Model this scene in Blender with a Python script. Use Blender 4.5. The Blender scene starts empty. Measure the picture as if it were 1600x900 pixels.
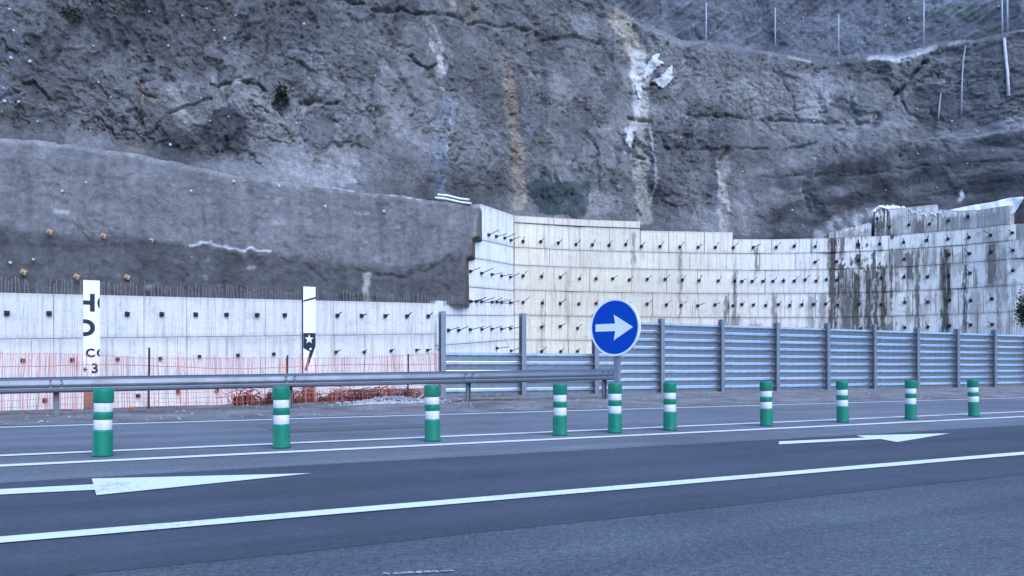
import bpy, bmesh, math, random
import numpy as np
from mathutils import Vector, Matrix

random.seed(7)
R = math.radians
scn = bpy.context.scene
col = scn.collection

# ------------------------------------------------------------------ camera
F = 1246.0          # focal length in photo pixels (28 mm equivalent)
CX, HY = 800.0, 576.0   # principal column, horizon row
H = 0.97            # eye height: seated in a car
cam_d = bpy.data.cameras.new('camera')
cam = bpy.data.objects.new('camera', cam_d)
col.objects.link(cam)
cam.location = (0, 0, H)
cam.rotation_euler = (R(90), 0, 0)
cam_d.sensor_width = 36
cam_d.lens = F / 1600 * 36
cam_d.shift_y = (HY - 450) / 1600
cam_d.clip_start = 0.05
cam_d.clip_end = 5000
scn.camera = cam

# ------------------------------------------------------------------ light: open shade under a clear evening sky
SUN_EL, SUN_ROT = R(40), R(150)
w = bpy.data.worlds.new('World')
scn.world = w
w.use_nodes = True
nt = w.node_tree
bg = nt.nodes['Background']
sky = nt.nodes.new('ShaderNodeTexSky')
sky.sky_type = 'NISHITA'
sky.sun_disc = False
sky.sun_elevation = SUN_EL
sky.sun_rotation = SUN_ROT
sky.ozone_density = 7.5
sky.air_density = 1.0
sky.dust_density = 0.6
nt.links.new(sky.outputs[0], bg.inputs[0])
bg.inputs[1].default_value = 0.15
sl = bpy.data.lights.new('sun', 'SUN')
sl.energy = 0.5
sl.angle = R(50)
sl.color = (1, 0.985, 0.965)
so = bpy.data.objects.new('sun', sl)
col.objects.link(so)
# sun_rotation is measured from +Y towards +X
sd = Vector((math.sin(SUN_ROT) * math.cos(SUN_EL), math.cos(SUN_ROT) * math.cos(SUN_EL), math.sin(SUN_EL)))
so.rotation_euler = sd.to_track_quat('Z', 'Y').to_euler()
so.location = (0, -10, 40)
vs = scn.view_settings
vs.view_transform = 'Standard'
vs.look = 'None'
vs.exposure = 2.15
vs.gamma = 1
vs.use_curve_mapping = False

# ------------------------------------------------------------------ helpers
DV = Vector((2360, F, 0)).normalized()          # direction of the road
NV = Vector((-DV.y, DV.x, 0))                   # across the road, away from the camera
def PQ(p, q, z=0.0):
    v = NV * p + DV * q
    return Vector((v.x, v.y, z))
def W(px, py, Y):                               # pixel + distance -> point
    return Vector(((px - CX) / F * Y, Y, H + (HY - py) / F * Y))
def Yp(px, p):                                  # distance of pixel column px on the line at p metres across the road
    return p / (DV.x - DV.y * (px - CX) / F)
def qat(px, p):
    Y = Yp(px, p)
    return DV.x * (px - CX) / F * Y + DV.y * Y
def pline(v0):                                  # ground line that crosses column 0 v0 pixels below the horizon
    return DV.x * H * F / (v0 * 2360 / 3160)
def gnd(px, py):
    Y = H * F / (py - HY)
    return Vector(((px - CX) / F * Y, Y, 0))

def link(o, parent=None):
    col.objects.link(o)
    if parent: o.parent = parent
    return o
def mk(name, verts, faces, m=None, parent=None, smooth=False, loc=None):
    me = bpy.data.meshes.new(name)
    me.from_pydata([tuple(v) for v in verts], [], faces)
    me.update()
    if m: me.materials.append(m)
    if smooth:
        me.polygons.foreach_set('use_smooth', [True] * len(me.polygons))
    o = bpy.data.objects.new(name, me)
    if loc is not None: o.location = loc
    return link(o, parent)
def inst(name, me, parent=None, mat=None, loc=None):
    o = bpy.data.objects.new(name, me)
    if mat is not None: o.matrix_local = mat
    if loc is not None: o.location = loc
    return link(o, parent)
def empty(name, loc=(0, 0, 0), rz=0):
    o = bpy.data.objects.new(name, None)
    o.location = loc; o.rotation_euler = (0, 0, rz)
    o.empty_display_size = 0.2
    return link(o)
def tag(o, label=None, cat=None, group=None, kind=None):
    if label: o['label'] = label
    if cat: o['category'] = cat
    if group: o['group'] = group
    if kind: o['kind'] = kind
    return o
class MB:
    def __init__(s): s.v = []; s.f = []
    def add(s, v, f):
        n = len(s.v); s.v += [Vector(x) for x in v]; s.f += [tuple(i + n for i in q) for q in f]
    def box(s, x0, x1, y0, y1, z0, z1, M=None):
        v = [Vector(c) for c in ((x0,y0,z0),(x1,y0,z0),(x1,y1,z0),(x0,y1,z0),(x0,y0,z1),(x1,y0,z1),(x1,y1,z1),(x0,y1,z1))]
        if M: v = [M @ c for c in v]
        s.add(v, [(3,2,1,0),(4,5,6,7),(0,1,5,4),(1,2,6,5),(2,3,7,6),(3,0,4,7)])
    def tube(s, pts, r, n=6, cap=True):
        pts = [Vector(p) for p in pts]; rings = []
        rr = r if isinstance(r, (list, tuple)) else [r] * len(pts)
        V = []
        for i, p in enumerate(pts):
            t = (pts[min(i + 1, len(pts) - 1)] - pts[max(i - 1, 0)]).normalized()
            a = t.cross(Vector((0.13, 0.2, 0.97)))
            if a.length < 0.1: a = t.cross(Vector((1, 0, 0)))
            a.normalize(); b = t.cross(a)
            for k in range(n):
                th = 2 * math.pi * k / n
                V.append(p + a * math.cos(th) * rr[i] + b * math.sin(th) * rr[i])
        Fc = []
        for i in range(len(pts) - 1):
            for k in range(n):
                Fc.append((i*n+k, i*n+(k+1) % n, (i+1)*n+(k+1) % n, (i+1)*n+k))
        if cap:
            Fc.append(tuple(range(n))[::-1]); Fc.append(tuple((len(pts)-1)*n+k for k in range(n)))
        s.add(V, Fc)
    def lathe(s, prof, n=32):
        V = []; Fc = []
        for (r, z) in prof:
            for k in range(n):
                th = 2 * math.pi * k / n
                V.append((r * math.cos(th), r * math.sin(th), z))
        for i in range(len(prof) - 1):
            for k in range(n):
                Fc.append((i*n+k, i*n+(k+1) % n, (i+1)*n+(k+1) % n, (i+1)*n+k))
        Fc.append(tuple(range(n))[::-1]); Fc.append(tuple((len(prof)-1)*n+k for k in range(n)))
        s.add(V, Fc)
    def prism(s, poly, y0, y1):                 # polygon in x,z extruded in y
        n = len(poly)
        V = [(x, y0, z) for x, z in poly] + [(x, y1, z) for x, z in poly]
        Fc = [tuple(range(n)), tuple(range(2*n-1, n-1, -1))] + [(i, i + n, (i+1) % n + n, (i+1) % n) for i in range(n)]
        s.add(V, Fc)
    def build(s, name, m=None, parent=None, smooth=False, loc=None):
        return mk(name, s.v, s.f, m, parent, smooth, loc)
    def mesh(s, name, m=None, smooth=False):
        me = bpy.data.meshes.new(name); me.from_pydata([tuple(v) for v in s.v], [], s.f); me.update()
        if m: me.materials.append(m)
        if smooth: me.polygons.foreach_set('use_smooth', [True] * len(me.polygons))
        return me

# noise -----------------------------------------------------------
def _hash(ix, iy, seed):
    h = (ix.astype(np.int64) * 374761393 + iy.astype(np.int64) * 668265263 + seed * 974711) & 0xffffffff
    h = ((h ^ (h >> 16)) * 0x45d9f3b) & 0xffffffff
    h = ((h ^ (h >> 15)) * 0x2c1b3c6d) & 0xffffffff
    h = ((h ^ (h >> 13)) * 0x297a2d39) & 0xffffffff
    h = h ^ (h >> 16)
    return ((h >> 5) & 0xffff) / 65535.0
def gnoise(x, y, seed=0):
    ix = np.floor(x); iy = np.floor(y); fx = x - ix; fy = y - iy
    def g(ax, ay):
        a = _hash(ix + ax, iy + ay, seed) * 2 * np.pi
        return np.cos(a) * (fx - ax) + np.sin(a) * (fy - ay)
    u = fx * fx * fx * (fx * (fx * 6 - 15) + 10); v = fy * fy * fy * (fy * (fy * 6 - 15) + 10)
    a = g(0, 0); b = g(1, 0); c = g(0, 1); d = g(1, 1)
    return ((a + (b - a) * u) * (1 - v) + (c + (d - c) * u) * v) * 1.5
def fbm(x, y, o=4, seed=0, gain=0.5):
    t = 0; a = 1.0; s = 0
    for i in range(o):
        t = t + a * gnoise(x, y, seed + i * 17); s += a; a *= gain; x = x * 2.03 + 5.3; y = y * 2.03 + 1.7
    return t / s
def ridged(x, y, o=4, seed=0):
    t = 0; a = 1.0; s = 0
    for i in range(o):
        n = 1 - np.abs(gnoise(x, y, seed + i * 13)) * 2
        t = t + a * n; s += a; a *= 0.5; x = x * 2.07 + 3.1; y = y * 2.07 + 7.7
    return t / s
def sstep(a, b, x):
    t = np.clip((x - a) / (b - a), 0, 1)
    return t * t * (3 - 2 * t)
def seg_dist(x, y, pts):
    d = np.full(x.shape, 1e9)
    for (ax, ay), (bx, by) in zip(pts[:-1], pts[1:]):
        L = max((bx-ax)**2 + (by-ay)**2, 1e-6)
        t = np.clip(((x-ax)*(bx-ax) + (y-ay)*(by-ay)) / L, 0, 1)
        d = np.minimum(d, np.hypot(x - ax - t*(bx-ax), y - ay - t*(by-ay)))
    return d
def in_poly(x, y, poly):
    r = np.zeros(x.shape, bool); n = len(poly)
    for i in range(n):
        x0, y0 = poly[i]; x1, y1 = poly[(i+1) % n]
        if y0 == y1: continue
        c = ((y0 > y) != (y1 > y)) & (x < (x1-x0) * (y-y0) / (y1-y0) + x0)
        r ^= c
    return r
def I(x, *pts):
    return np.interp(x, [p[0] for p in pts], [p[1] for p in pts])
def grid_mesh(name, P, C=None, m=None, parent=None, flip=False):   # P: (rows, cols, 3)
    nr, nc = P.shape[:2]
    me = bpy.data.meshes.new(name)
    idx = np.arange(nr * nc).reshape(nr, nc)
    a, b, c, d = idx[:-1, :-1], idx[:-1, 1:], idx[1:, 1:], idx[1:, :-1]
    q = np.stack([a, d, c, b] if flip else [a, b, c, d], -1).reshape(-1, 4)
    me.vertices.add(nr * nc); me.vertices.foreach_set('co', P.reshape(-1).astype(np.float32))
    me.loops.add(q.size); me.loops.foreach_set('vertex_index', q.reshape(-1).astype(np.int32))
    me.polygons.add(len(q)); me.polygons.foreach_set('loop_start', np.arange(0, q.size, 4, dtype=np.int32))
    me.polygons.foreach_set('use_smooth', np.ones(len(q), dtype=bool))
    me.update(calc_edges=True)
    if C is not None:
        at = me.color_attributes.new('Col', 'FLOAT_COLOR', 'POINT')
        cc = np.ones((nr * nc, 4), np.float32); cc[:, :C.shape[-1]] = C.reshape(-1, C.shape[-1])
        at.data.foreach_set('color', cc.reshape(-1))
    if m: me.materials.append(m)
    o = bpy.data.objects.new(name, me)
    return link(o, parent)

# materials --------------------------------------------------------
class NT:
    def __init__(s, name):
        s.m = bpy.data.materials.new(name); s.m.use_nodes = True; s.t = s.m.node_tree
        s.b = s.t.nodes['Principled BSDF']
    def n(s, typ, **kw):
        x = s.t.nodes.new(typ)
        for k, v in kw.items(): setattr(x, k, v)
        return x
    def set(s, sock, v):
        if hasattr(v, 'is_linked') or isinstance(v, bpy.types.NodeSocket): s.t.links.new(v, sock)
        else: sock.default_value = v
    def coord(s, kind='Object', scale=(1, 1, 1), src=None):
        mp = s.n('ShaderNodeMapping')
        if src is None: src = s.n('ShaderNodeTexCoord').outputs[kind]
        s.t.links.new(src, mp.inputs[0]); mp.inputs['Scale'].default_value = scale
        return mp.outputs[0]
    def noise(s, vec, scale, detail=4, rough=0.5, dist=0.0):
        x = s.n('ShaderNodeTexNoise'); s.t.links.new(vec, x.inputs['Vector'])
        x.inputs['Scale'].default_value = scale; x.inputs['Detail'].default_value = detail
        x.inputs['Roughness'].default_value = rough; x.inputs['Distortion'].default_value = dist
        return x.outputs[0]
    def map(s, v, a, b, c=0.0, d=1.0, smooth=False):
        x = s.n('ShaderNodeMapRange'); s.set(x.inputs[0], v)
        if smooth: x.interpolation_type = 'SMOOTHSTEP'
        for i, k in enumerate((a, b, c, d)): s.set(x.inputs[i + 1], k)
        return x.outputs[0]
    def math(s, op, a, b=0.0):
        x = s.n('ShaderNodeMath', operation=op); s.set(x.inputs[0], a); s.set(x.inputs[1], b)
        return x.outputs[0]
    def mix(s, f, a, b, mode='MIX'):
        x = s.n('ShaderNodeMix', data_type='RGBA', blend_type=mode)
        s.set(x.inputs[0], f); s.set(x.inputs[6], a if not isinstance(a, tuple) else (*a[:3], 1)); s.set(x.inputs[7], b if not isinstance(b, tuple) else (*b[:3], 1))
        return x.outputs[2]
    def bump(s, h, strength, dist):
        x = s.n('ShaderNodeBump'); s.t.links.new(h, x.inputs['Height'])
        x.inputs['Strength'].default_value = strength; x.inputs['Distance'].default_value = dist
        s.t.links.new(x.outputs[0], s.b.inputs['Normal'])
    def out(s, colr=None, rough=0.9, metal=0.0, spec=0.3):
        if colr is not None: s.set(s.b.inputs['Base Color'], colr if not isinstance(colr, tuple) else (*colr[:3], 1))
        s.set(s.b.inputs['Roughness'], rough); s.set(s.b.inputs['Metallic'], metal)
        s.b.inputs['Specular IOR Level'].default_value = spec
        return s.m
M = {}
def m_rock(name, fine=1.0):
    n = NT(name)
    vc = n.n('ShaderNodeVertexColor', layer_name='Col'); a = vc.outputs[0]; al = vc.outputs[1]
    c = n.coord('Object')
    f1 = n.noise(c, 3.0, 10, 0.75); f2 = n.noise(c, 11, 6, 0.7)
    k = n.math('MULTIPLY', n.map(f1, 0.3, 0.7, 1 - 0.32 * fine, 1 + 0.32 * fine), n.map(f2, 0.3, 0.7, 1 - 0.3 * fine, 1 + 0.3 * fine))
    pit = n.map(n.noise(c, 5.5, 4, 0.6), 0.63, 0.72, 1, 1 - 0.35 * fine)
    k = n.math('MULTIPLY', k, pit)
    cc = n.n('ShaderNodeCombineColor')
    for i in range(3): n.t.links.new(k, cc.inputs[i])
    n.out(n.mix(1.0, a, cc.outputs[0], 'MULTIPLY'), 0.95, spec=0.15)
    n.bump(n.math('ADD', n.math('MULTIPLY', f1, 1.0), n.math('MULTIPLY', f2, 0.35)), 0.8 * fine, 0.3)
    n.t.links.new(n.math('MULTIPLY', al, 0.8 * fine), n.b.inputs['Normal'].links[0].from_node.inputs['Strength'])
    return n.m
M['rock'] = m_rock('rock')
M['shot'] = m_rock('shotcrete', 0.7)

def m_plain(name, c, rough=0.6, metal=0.0, var=0.12, scale=6.0, spec=0.3, dirt=None):
    n = NT(name); co = n.coord('Object')
    v = n.noise(co, scale, 6, 0.6)
    col_ = n.mix(n.map(v, 0.3, 0.7), tuple(x * (1 - var) for x in c), tuple(min(1, x * (1 + var)) for x in c))
    if dirt:
        d = n.noise(n.coord('Object', (1, 1, 0.35)), scale * 1.1, 8, 0.75)
        col_ = n.mix(n.map(d, 0.52, 0.75, 0, dirt[1]), col_, dirt[0])
    n.out(col_, rough, metal, spec)
    return n.m
M['green'] = m_plain('bollard_green', (0.003, 0.165, 0.098), 0.45, dirt=((0.11, 0.14, 0.12), 0.6), scale=9)
M['band'] = m_plain('reflective_white', (0.62, 0.62, 0.62), 0.45, var=0.08, dirt=((0.28, 0.28, 0.28), 0.7), scale=9)
M['blue'] = m_plain('sign_blue', (0.002, 0.055, 0.36), 0.6, var=0.05, spec=0.1)
M['signwhite'] = m_plain('sign_white', (0.7, 0.72, 0.75), 0.4, var=0.05)
M['galv'] = m_plain('galvanised_steel', (0.54, 0.58, 0.63), 0.26, 0.88, var=0.15, scale=3, dirt=((0.25, 0.25, 0.25), 0.5))
M['galvpost'] = m_plain('galvanised_post', (0.22, 0.24, 0.27), 0.5, 0.5, var=0.15, scale=4, dirt=((0.2, 0.18, 0.16), 0.4))
M['rail'] = m_plain('guardrail_steel', (0.31, 0.33, 0.36), 0.26, 0.9, var=0.12, scale=1.5, dirt=((0.22, 0.21, 0.2), 0.45))
M['dark'] = m_plain('dark_steel', (0.025, 0.024, 0.024), 0.7)
M['rust'] = m_plain('rusty_steel', (0.09, 0.035, 0.025), 0.85, var=0.4, scale=20)
M['rebar'] = m_plain('weathered_rebar', (0.17, 0.155, 0.16), 0.85, var=0.4, scale=5)
M['plank'] = m_plain('painted_panel', (0.78, 0.79, 0.78), 0.5, var=0.04, dirt=((0.45, 0.42, 0.4), 0.4), scale=3)
M['ink'] = m_plain('dark_lettering', (0.012, 0.016, 0.035), 0.5)
M['wood'] = m_plain('brown_footing', (0.19, 0.14, 0.11), 0.9, var=0.35, scale=7)
M['net'] = m_plain('red_plastic_net', (0.50, 0.14, 0.10), 0.7, var=0.3, scale=2)
M['netdark'] = m_plain('dirty_red_net', (0.07, 0.028, 0.03), 0.85, var=0.55, scale=6)
M['orange'] = m_plain('orange_plastic', (0.75, 0.13, 0.06), 0.6)
M['white'] = m_plain('white_plastic', (0.72, 0.74, 0.76), 0.5, var=0.12, dirt=((0.4, 0.38, 0.36), 0.5))
M['pipe'] = m_plain('pale_pipe', (0.29, 0.31, 0.34), 0.6, var=0.2)
M['stone'] = m_plain('pale_rubble', (0.40, 0.39, 0.38), 0.95, var=0.35, scale=4)
M['leaf'] = m_plain('shrub_leaf', (0.035, 0.055, 0.03), 0.7, var=0.5, scale=3)
M['grass'] = m_plain('dry_grass', (0.11, 0.11, 0.06), 0.9, var=0.4, scale=5)
M['twig'] = m_plain('twig', (0.09, 0.075, 0.06), 0.9)
def m_gnet():
    n = NT('green_mesh'); c = n.coord('Object')
    v = n.noise(c, 1.4, 6, 0.7); f = n.noise(c, 22, 2, 0.5)
    n.out(n.mix(n.map(v, 0.35, 0.65), (0.025, 0.05, 0.052), (0.06, 0.085, 0.085)), 0.9)
    n.set(n.b.inputs['Alpha'], n.math('MULTIPLY', n.map(f, 0.38, 0.55, 0.25, 0.75), n.map(v, 0.35, 0.6, 1.0, 0.4)))
    return n.m
M['gnet'] = m_gnet()

def m_asphalt(name, c, contrast, patch=0.15):
    n = NT(name); co = n.coord('Object')
    g = n.noise(co, 55, 3, 0.75); g2 = n.noise(co, 140, 2, 0.6); b = n.noise(co, 0.6, 5, 0.6)
    lane = n.noise(n.coord('Object', (1, 1, 1)), 2.7, 4, 0.6)
    k = n.math('MULTIPLY', n.map(g, 0.3, 0.72, 1 - contrast, 1 + contrast), n.map(b, 0.3, 0.7, 1 - patch, 1 + patch))
    k = n.math('MULTIPLY', k, n.map(lane, 0.3, 0.7, 0.93, 1.07))
    g3 = n.noise(co, 21, 4, 0.8); g4 = n.noise(n.coord('Object', (1, 1, 1)), 0.17, 3, 0.5)
    k = n.math('MULTIPLY', k, n.map(g3, 0.3, 0.7, 1 - contrast * 0.8, 1 + contrast * 0.8))
    k = n.math('MULTIPLY', k, n.map(g4, 0.35, 0.65, 1 - patch * 0.8, 1 + patch * 0.8))
    k = n.math('ADD', k, n.map(g2, 0.70, 0.80, 0, contrast * 2.2))
    k = n.math('ADD', k, n.map(n.noise(co, 32, 1, 0.5), 0.76, 0.80, 0, contrast * 3.0))
    mp = n.n('ShaderNodeMapping'); n.t.links.new(n.n('ShaderNodeTexCoord').outputs['Object'], mp.inputs[0])
    mp.inputs['Rotation'].default_value = (0, 0, -math.atan2(DV.y, DV.x))
    al_ = n.coord(src=mp.outputs[0], scale=(0.04, 1.0, 1))
    trk = n.noise(al_, 1.3, 4, 0.55); trk2 = n.noise(al_, 6, 3, 0.6)
    k = n.math('MULTIPLY', k, n.math('MULTIPLY', n.map(trk, 0.35, 0.65, 0.84, 1.16), n.map(trk2, 0.3, 0.7, 0.93, 1.07)))
    cc = n.n('ShaderNodeCombineColor')
    for i in range(3): n.set(cc.inputs[i], n.math('MULTIPLY', k, c[i]))
    n.out(cc.outputs[0], 0.85, spec=0.3)
    n.bump(g, 0.5, 0.02)
    return n.m
M['asph'] = m_asphalt('worn_asphalt', (0.078, 0.087, 0.101), 0.6)
M['asph2'] = m_asphalt('new_asphalt', (0.053, 0.061, 0.076), 0.3, 0.12)
M['asph3'] = m_asphalt('bleached_asphalt', (0.130, 0.136, 0.150), 0.4)
M['asph4'] = m_asphalt('patched_asphalt', (0.115, 0.118, 0.128), 0.35)
def m_paint():
    n = NT('road_paint'); co = n.coord('Object')
    a = n.noise(co, 30, 4, 0.7); b = n.noise(co, 1.3, 4, 0.6)
    wv = n.map(n.math('ADD', a, n.math('MULTIPLY', b, 0.7)), 0.92, 1.12)
    n.out(n.mix(wv, (0.62, 0.63, 0.62), (0.34, 0.34, 0.34)), 0.7)
    n.bump(a, 0.3, 0.01)
    return n.m
M['paint'] = m_paint()
def m_ground():
    n = NT('gravel_ground'); co = n.coord('Object')
    a = n.noise(co, 24, 6, 0.75); b = n.noise(co, 0.9, 5, 0.6); c2 = n.noise(co, 5, 5, 0.65)
    colr = n.mix(n.map(b, 0.35, 0.65), (0.14, 0.125, 0.12), (0.26, 0.25, 0.245))
    colr = n.mix(n.map(c2, 0.5, 0.72, 0, 0.6), colr, (0.11, 0.09, 0.085))
    k = n.map(a, 0.25, 0.75, 0.6, 1.4)
    cc = n.n('ShaderNodeCombineColor')
    for i in range(3): n.set(cc.inputs[i], k)
    n.out(n.mix(1.0, colr, cc.outputs[0], 'MULTIPLY'), 0.95, spec=0.1)
    n.bump(a, 0.8, 0.05)
    return n.m
M['ground'] = m_ground()

def m_wall(name, base, warm, streaks=None, amount=0.35, cool=None):
    """cast concrete; attribute wc = (metres along, height, random). streaks: list of (s0, s1, zlow, zhigh, strength)"""
    n = NT(name)
    at = n.n('ShaderNodeAttribute', attribute_name='wc').outputs['Vector']
    sp = n.n('ShaderNodeSeparateXYZ'); n.t.links.new(at, sp.inputs[0])
    s_, z_, r_ = sp.outputs
    big = n.noise(n.coord(src=at, scale=(0.25, 0.3, 0)), 1, 4, 0.6)
    c = n.mix(n.map(big, 0.38, 0.62), base, warm)
    if cool: c = n.mix(n.map(s_, 1050 / 27, 1290 / 27), c, cool)
    c = n.mix(n.map(r_, 0, 1, 0, 0.18), c, (0.35, 0.34, 0.33))
    # runs of dirt below the joints
    run = n.noise(n.coord(src=at, scale=(5.0, 0.35, 0)), 1, 5, 0.65)
    c = n.mix(n.map(run, 0.50, 0.68, 0, amount), c, (0.40, 0.33, 0.245) if cool else (0.33, 0.31, 0.28))
    run2 = n.noise(n.coord(src=at, scale=(14.0, 0.5, 0)), 1, 3, 0.6)
    c = n.mix(n.map(run2, 0.62, 0.74, 0, amount * 1.1), c, (0.15, 0.13, 0.115))
    blot = n.noise(n.coord(src=at, scale=(1.2, 2.2, 0)), 1, 7, 0.7)
    c = n.mix(n.map(blot, 0.55, 0.78, 0, amount * 0.9), c, (0.3, 0.28, 0.25))
    # grime gathered along the joints of each panel
    pv = n.n('ShaderNodeAttribute', attribute_name='pv').outputs['Fac']
    ed = n.math('MINIMUM', pv, n.math('SUBTRACT', 1.0, pv))
    gr = n.noise(n.coord(src=at, scale=(3.0, 3.0, 0)), 1, 5, 0.7)
    edn = n.math('ADD', ed, n.math('MULTIPLY', n.math('SUBTRACT', gr, 0.5), 0.22))
    gmask = n.math('MULTIPLY', n.map(edn, 0.0, 0.11, amount * 0.85, 0), n.map(gr, 0.35, 0.6, 0.3, 1))
    c = n.mix(gmask, c, (0.30, 0.275, 0.25))
    # hard thin drip lines
    drip = n.noise(n.coord(src=at, scale=(22.0, 0.16, 0)), 1, 2, 0.5)
    c = n.mix(n.map(drip, 0.63, 0.70, 0, amount * 0.9), c, (0.17, 0.15, 0.13))
    fine = n.noise(n.coord('Object'), 9, 6, 0.7)
    if streaks:
        wob = n.noise(n.coord(src=at, scale=(1.5, 1.1, 0)), 1, 4, 0.65)
        wob2 = n.noise(n.coord(src=at, scale=(9, 1.4, 0)), 1, 3, 0.6)
        ss = n.math('ADD', s_, n.math('ADD', n.math('MULTIPLY', n.math('SUBTRACT', wob, 0.5), 0.55), n.math('MULTIPLY', n.math('SUBTRACT', wob2, 0.5), 0.5)))
        tot = None
        for (a, b, z0, z1, st) in streaks:
            mid = (a + b) / 2; hw = max((b - a) / 2, 0.05)
            d = n.math('ABSOLUTE', n.math('SUBTRACT', ss, mid))
            e = n.map(d, hw * 0.8, hw * 1.5 + 0.06, st, 0)
            zz = n.math('ADD', z_, n.math('MULTIPLY', n.math('SUBTRACT', wob2, 0.5), 1.4))
            e = n.math('MULTIPLY', e, n.map(zz, z1 - 0.12, z1 + 0.08, 1, 0))
            e = n.math('MULTIPLY', e, n.map(zz, z0 - 0.5, z0 + 0.2, 0, 1))
            tot = e if tot is None else n.math('MAXIMUM', tot, e)
        # dense irregular drips over the whole stained length, starting under the joints
        dn = n.noise(n.coord(src=at, scale=(3.6, 0.22, 0)), 1, 5, 0.62); dm = n.noise(n.coord(src=at, scale=(0.9, 0.8, 0)), 1, 3, 0.6)
        reg = n.map(ss, 1287 / 27, 1312 / 27)
        reg = n.math('MULTIPLY', reg, n.map(ss, 1392 / 27, 1412 / 27, 1.0, 0.38))
        dd_ = n.map(n.math('ADD', dn, n.math('MULTIPLY', n.math('SUBTRACT', dm, 0.5), 0.95)), 0.54, 0.575, 0, 0.92)
        tot = n.math('MAXIMUM', tot, n.math('MULTIPLY', reg, dd_))
        dn2 = n.noise(n.coord(src=at, scale=(7.5, 0.3, 0)), 1, 3, 0.6)
        tot = n.math('MAXIMUM', tot, n.math('MULTIPLY', n.map(ss, 1130 / 27, 1300 / 27, 0.25, 0.9), n.map(dn2, 0.64, 0.69, 0, 1)))
        brk = n.noise(n.coord(src=at, scale=(6, 0.5, 0)), 1, 5, 0.7)
        tot = n.math('MULTIPLY', tot, n.map(brk, 0.34, 0.46, 0.35, 1))
        dark = n.mix(n.map(wob, 0.4, 0.6), (0.028, 0.026, 0.025), (0.07, 0.062, 0.052))
        c = n.mix(tot, c, dark)
    k = n.map(fine, 0.25, 0.75, 0.88, 1.1)
    cc = n.n('ShaderNodeCombineColor')
    for i in range(3): n.set(cc.inputs[i], k)
    n.out(n.mix(1.0, c, cc.outputs[0], 'MULTIPLY'), 0.9, spec=0.2)
    n.bump(fine, 0.35, 0.04)
    return n.m

# ------------------------------------------------------------------ ground
EDGE_P = pline(92.5)
def gz(p, q):
    rise = 0.10 * sstep(EDGE_P + 0.9, 18.3, p) * sstep(-2, 9, q)
    ditch = -0.75 * sstep(21.4, 22.6, p) * (1 - sstep(7.6, 9.0, q))
    sub = -0.05 * (1 - sstep(EDGE_P + 0.45, EDGE_P + 0.75, p))
    return rise + ditch + sub
def axis(lo, hi, step, far):
    a = np.arange(lo, hi + 1e-6, step)
    e = np.array([8, 20, 50, 120, 300, 700.0])
    e = e[e < far]
    return np.concatenate([lo - e[::-1], a, hi + e])
gp = np.concatenate([[-900, -400, -150, -60, -20, 0, 8, 14], np.arange(15.5, 30, 0.16), [31, 33, 36, 40, 50, 70, 120, 300, 900]])
gq = axis(-22, 48, 0.22, 900)
Pp, Qq = np.meshgrid(gp, gq, indexing='ij')
Z = gz(Pp, Qq)
rough = sstep(EDGE_P + 0.7, EDGE_P + 1.6, Pp) * (1 - sstep(30, 34, Pp))
Z = Z + rough * (0.05 * fbm(Pp * 0.9, Qq * 0.9, 5, 3) + 0.015)
Pw = np.stack([NV.x * Pp + DV.x * Qq, NV.y * Pp + DV.y * Qq, Z], -1)
ground = tag(grid_mesh('ground', Pw, None, M['ground']), kind='structure')

# unseen hillside added behind the camera to darken the steel barrier's reflections
ha = np.linspace(R(185), R(390), 120); hr = np.linspace(0, 1, 26)
A_, T_ = np.meshgrid(ha, hr, indexing='xy')
rad = 95 + 150 * T_ + 14 * fbm(A_ * 6, T_ * 3, 4, 301)
hz = -2 + 78 * T_ ** 0.8 * (0.85 + 0.5 * fbm(A_ * 3.5, T_ * 2, 4, 303)) + 4 * fbm(A_ * 30, T_ * 14, 4, 305)
hP = np.stack([rad * np.cos(A_), rad * np.sin(A_), hz], -1)
added_hills = tag(grid_mesh('added_hills', hP, None, m_plain('added_hillside', (0.07, 0.075, 0.05), 0.95, var=0.5, scale=0.08)), kind='structure')

# ------------------------------------------------------------------ road
def strip(name, p0, p1, q0, q1, z, m, parent=None, nq=1, wob=0.0):
    V = []; Fc = []
    for i in range(nq + 1):
        q = q0 + (q1 - q0) * i / nq
        V += [PQ(p0 + random.uniform(-wob, wob), q, z), PQ(p1 + random.uniform(-wob, wob), q, z)]
    for i in range(nq): Fc.append((2*i, 2*i+2, 2*i+3, 2*i+1))
    return mk(name, V, Fc, m, parent)
road = strip('road', -60, EDGE_P + 0.62, -300, 600, 0.0, M['asph'], nq=450, wob=0.02)
tag(road, kind='structure')
strip('dark_lane', pline(336), pline(180), -300, 600, 0.002, M['asph2'], road, nq=900, wob=0.025)
strip('bleached_shoulder', pline(180) + 0.03, EDGE_P + 0.35, -300, 600, 0.002, M['asph3'], road, nq=450, wob=0.05)
strip('tar_patch', pline(117), pline(101), qat(420, pline(110)), qat(660, pline(110)), 0.007, M['asph4'], road, nq=20, wob=0.06)
for v0, wd in ((270, 0.19), (153, 0.2), (137, 0.18), (92.5, 0.2)):
    pc = pline(v0)
    strip('lane_line', pc - wd / 2, pc + wd / 2, -300, 600, 0.010, M['paint'], road, nq=1500, wob=0.006)
def flat(name, pts, z, m, parent):
    V = [gnd(*p) for p in pts]
    for v in V: v.z = z
    return mk(name, V, [tuple(range(len(V)))], m, parent)
flat('direction_arrow', [(-260, 788), (-262, 780), (146, 758.5), (143.5, 749.5), (487, 741), (151, 775.5), (148, 767)], 0.010, M['paint'], road)
flat('direction_arrow', [(1217, 695.3), (1217, 690.8), (1352, 684.8), (1338, 681.5), (1484, 678), (1402, 691.8), (1376, 687)], 0.010, M['paint'], road)
M['worn'] = m_asphalt('worn_white', (0.27, 0.275, 0.28), 0.6)
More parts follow.
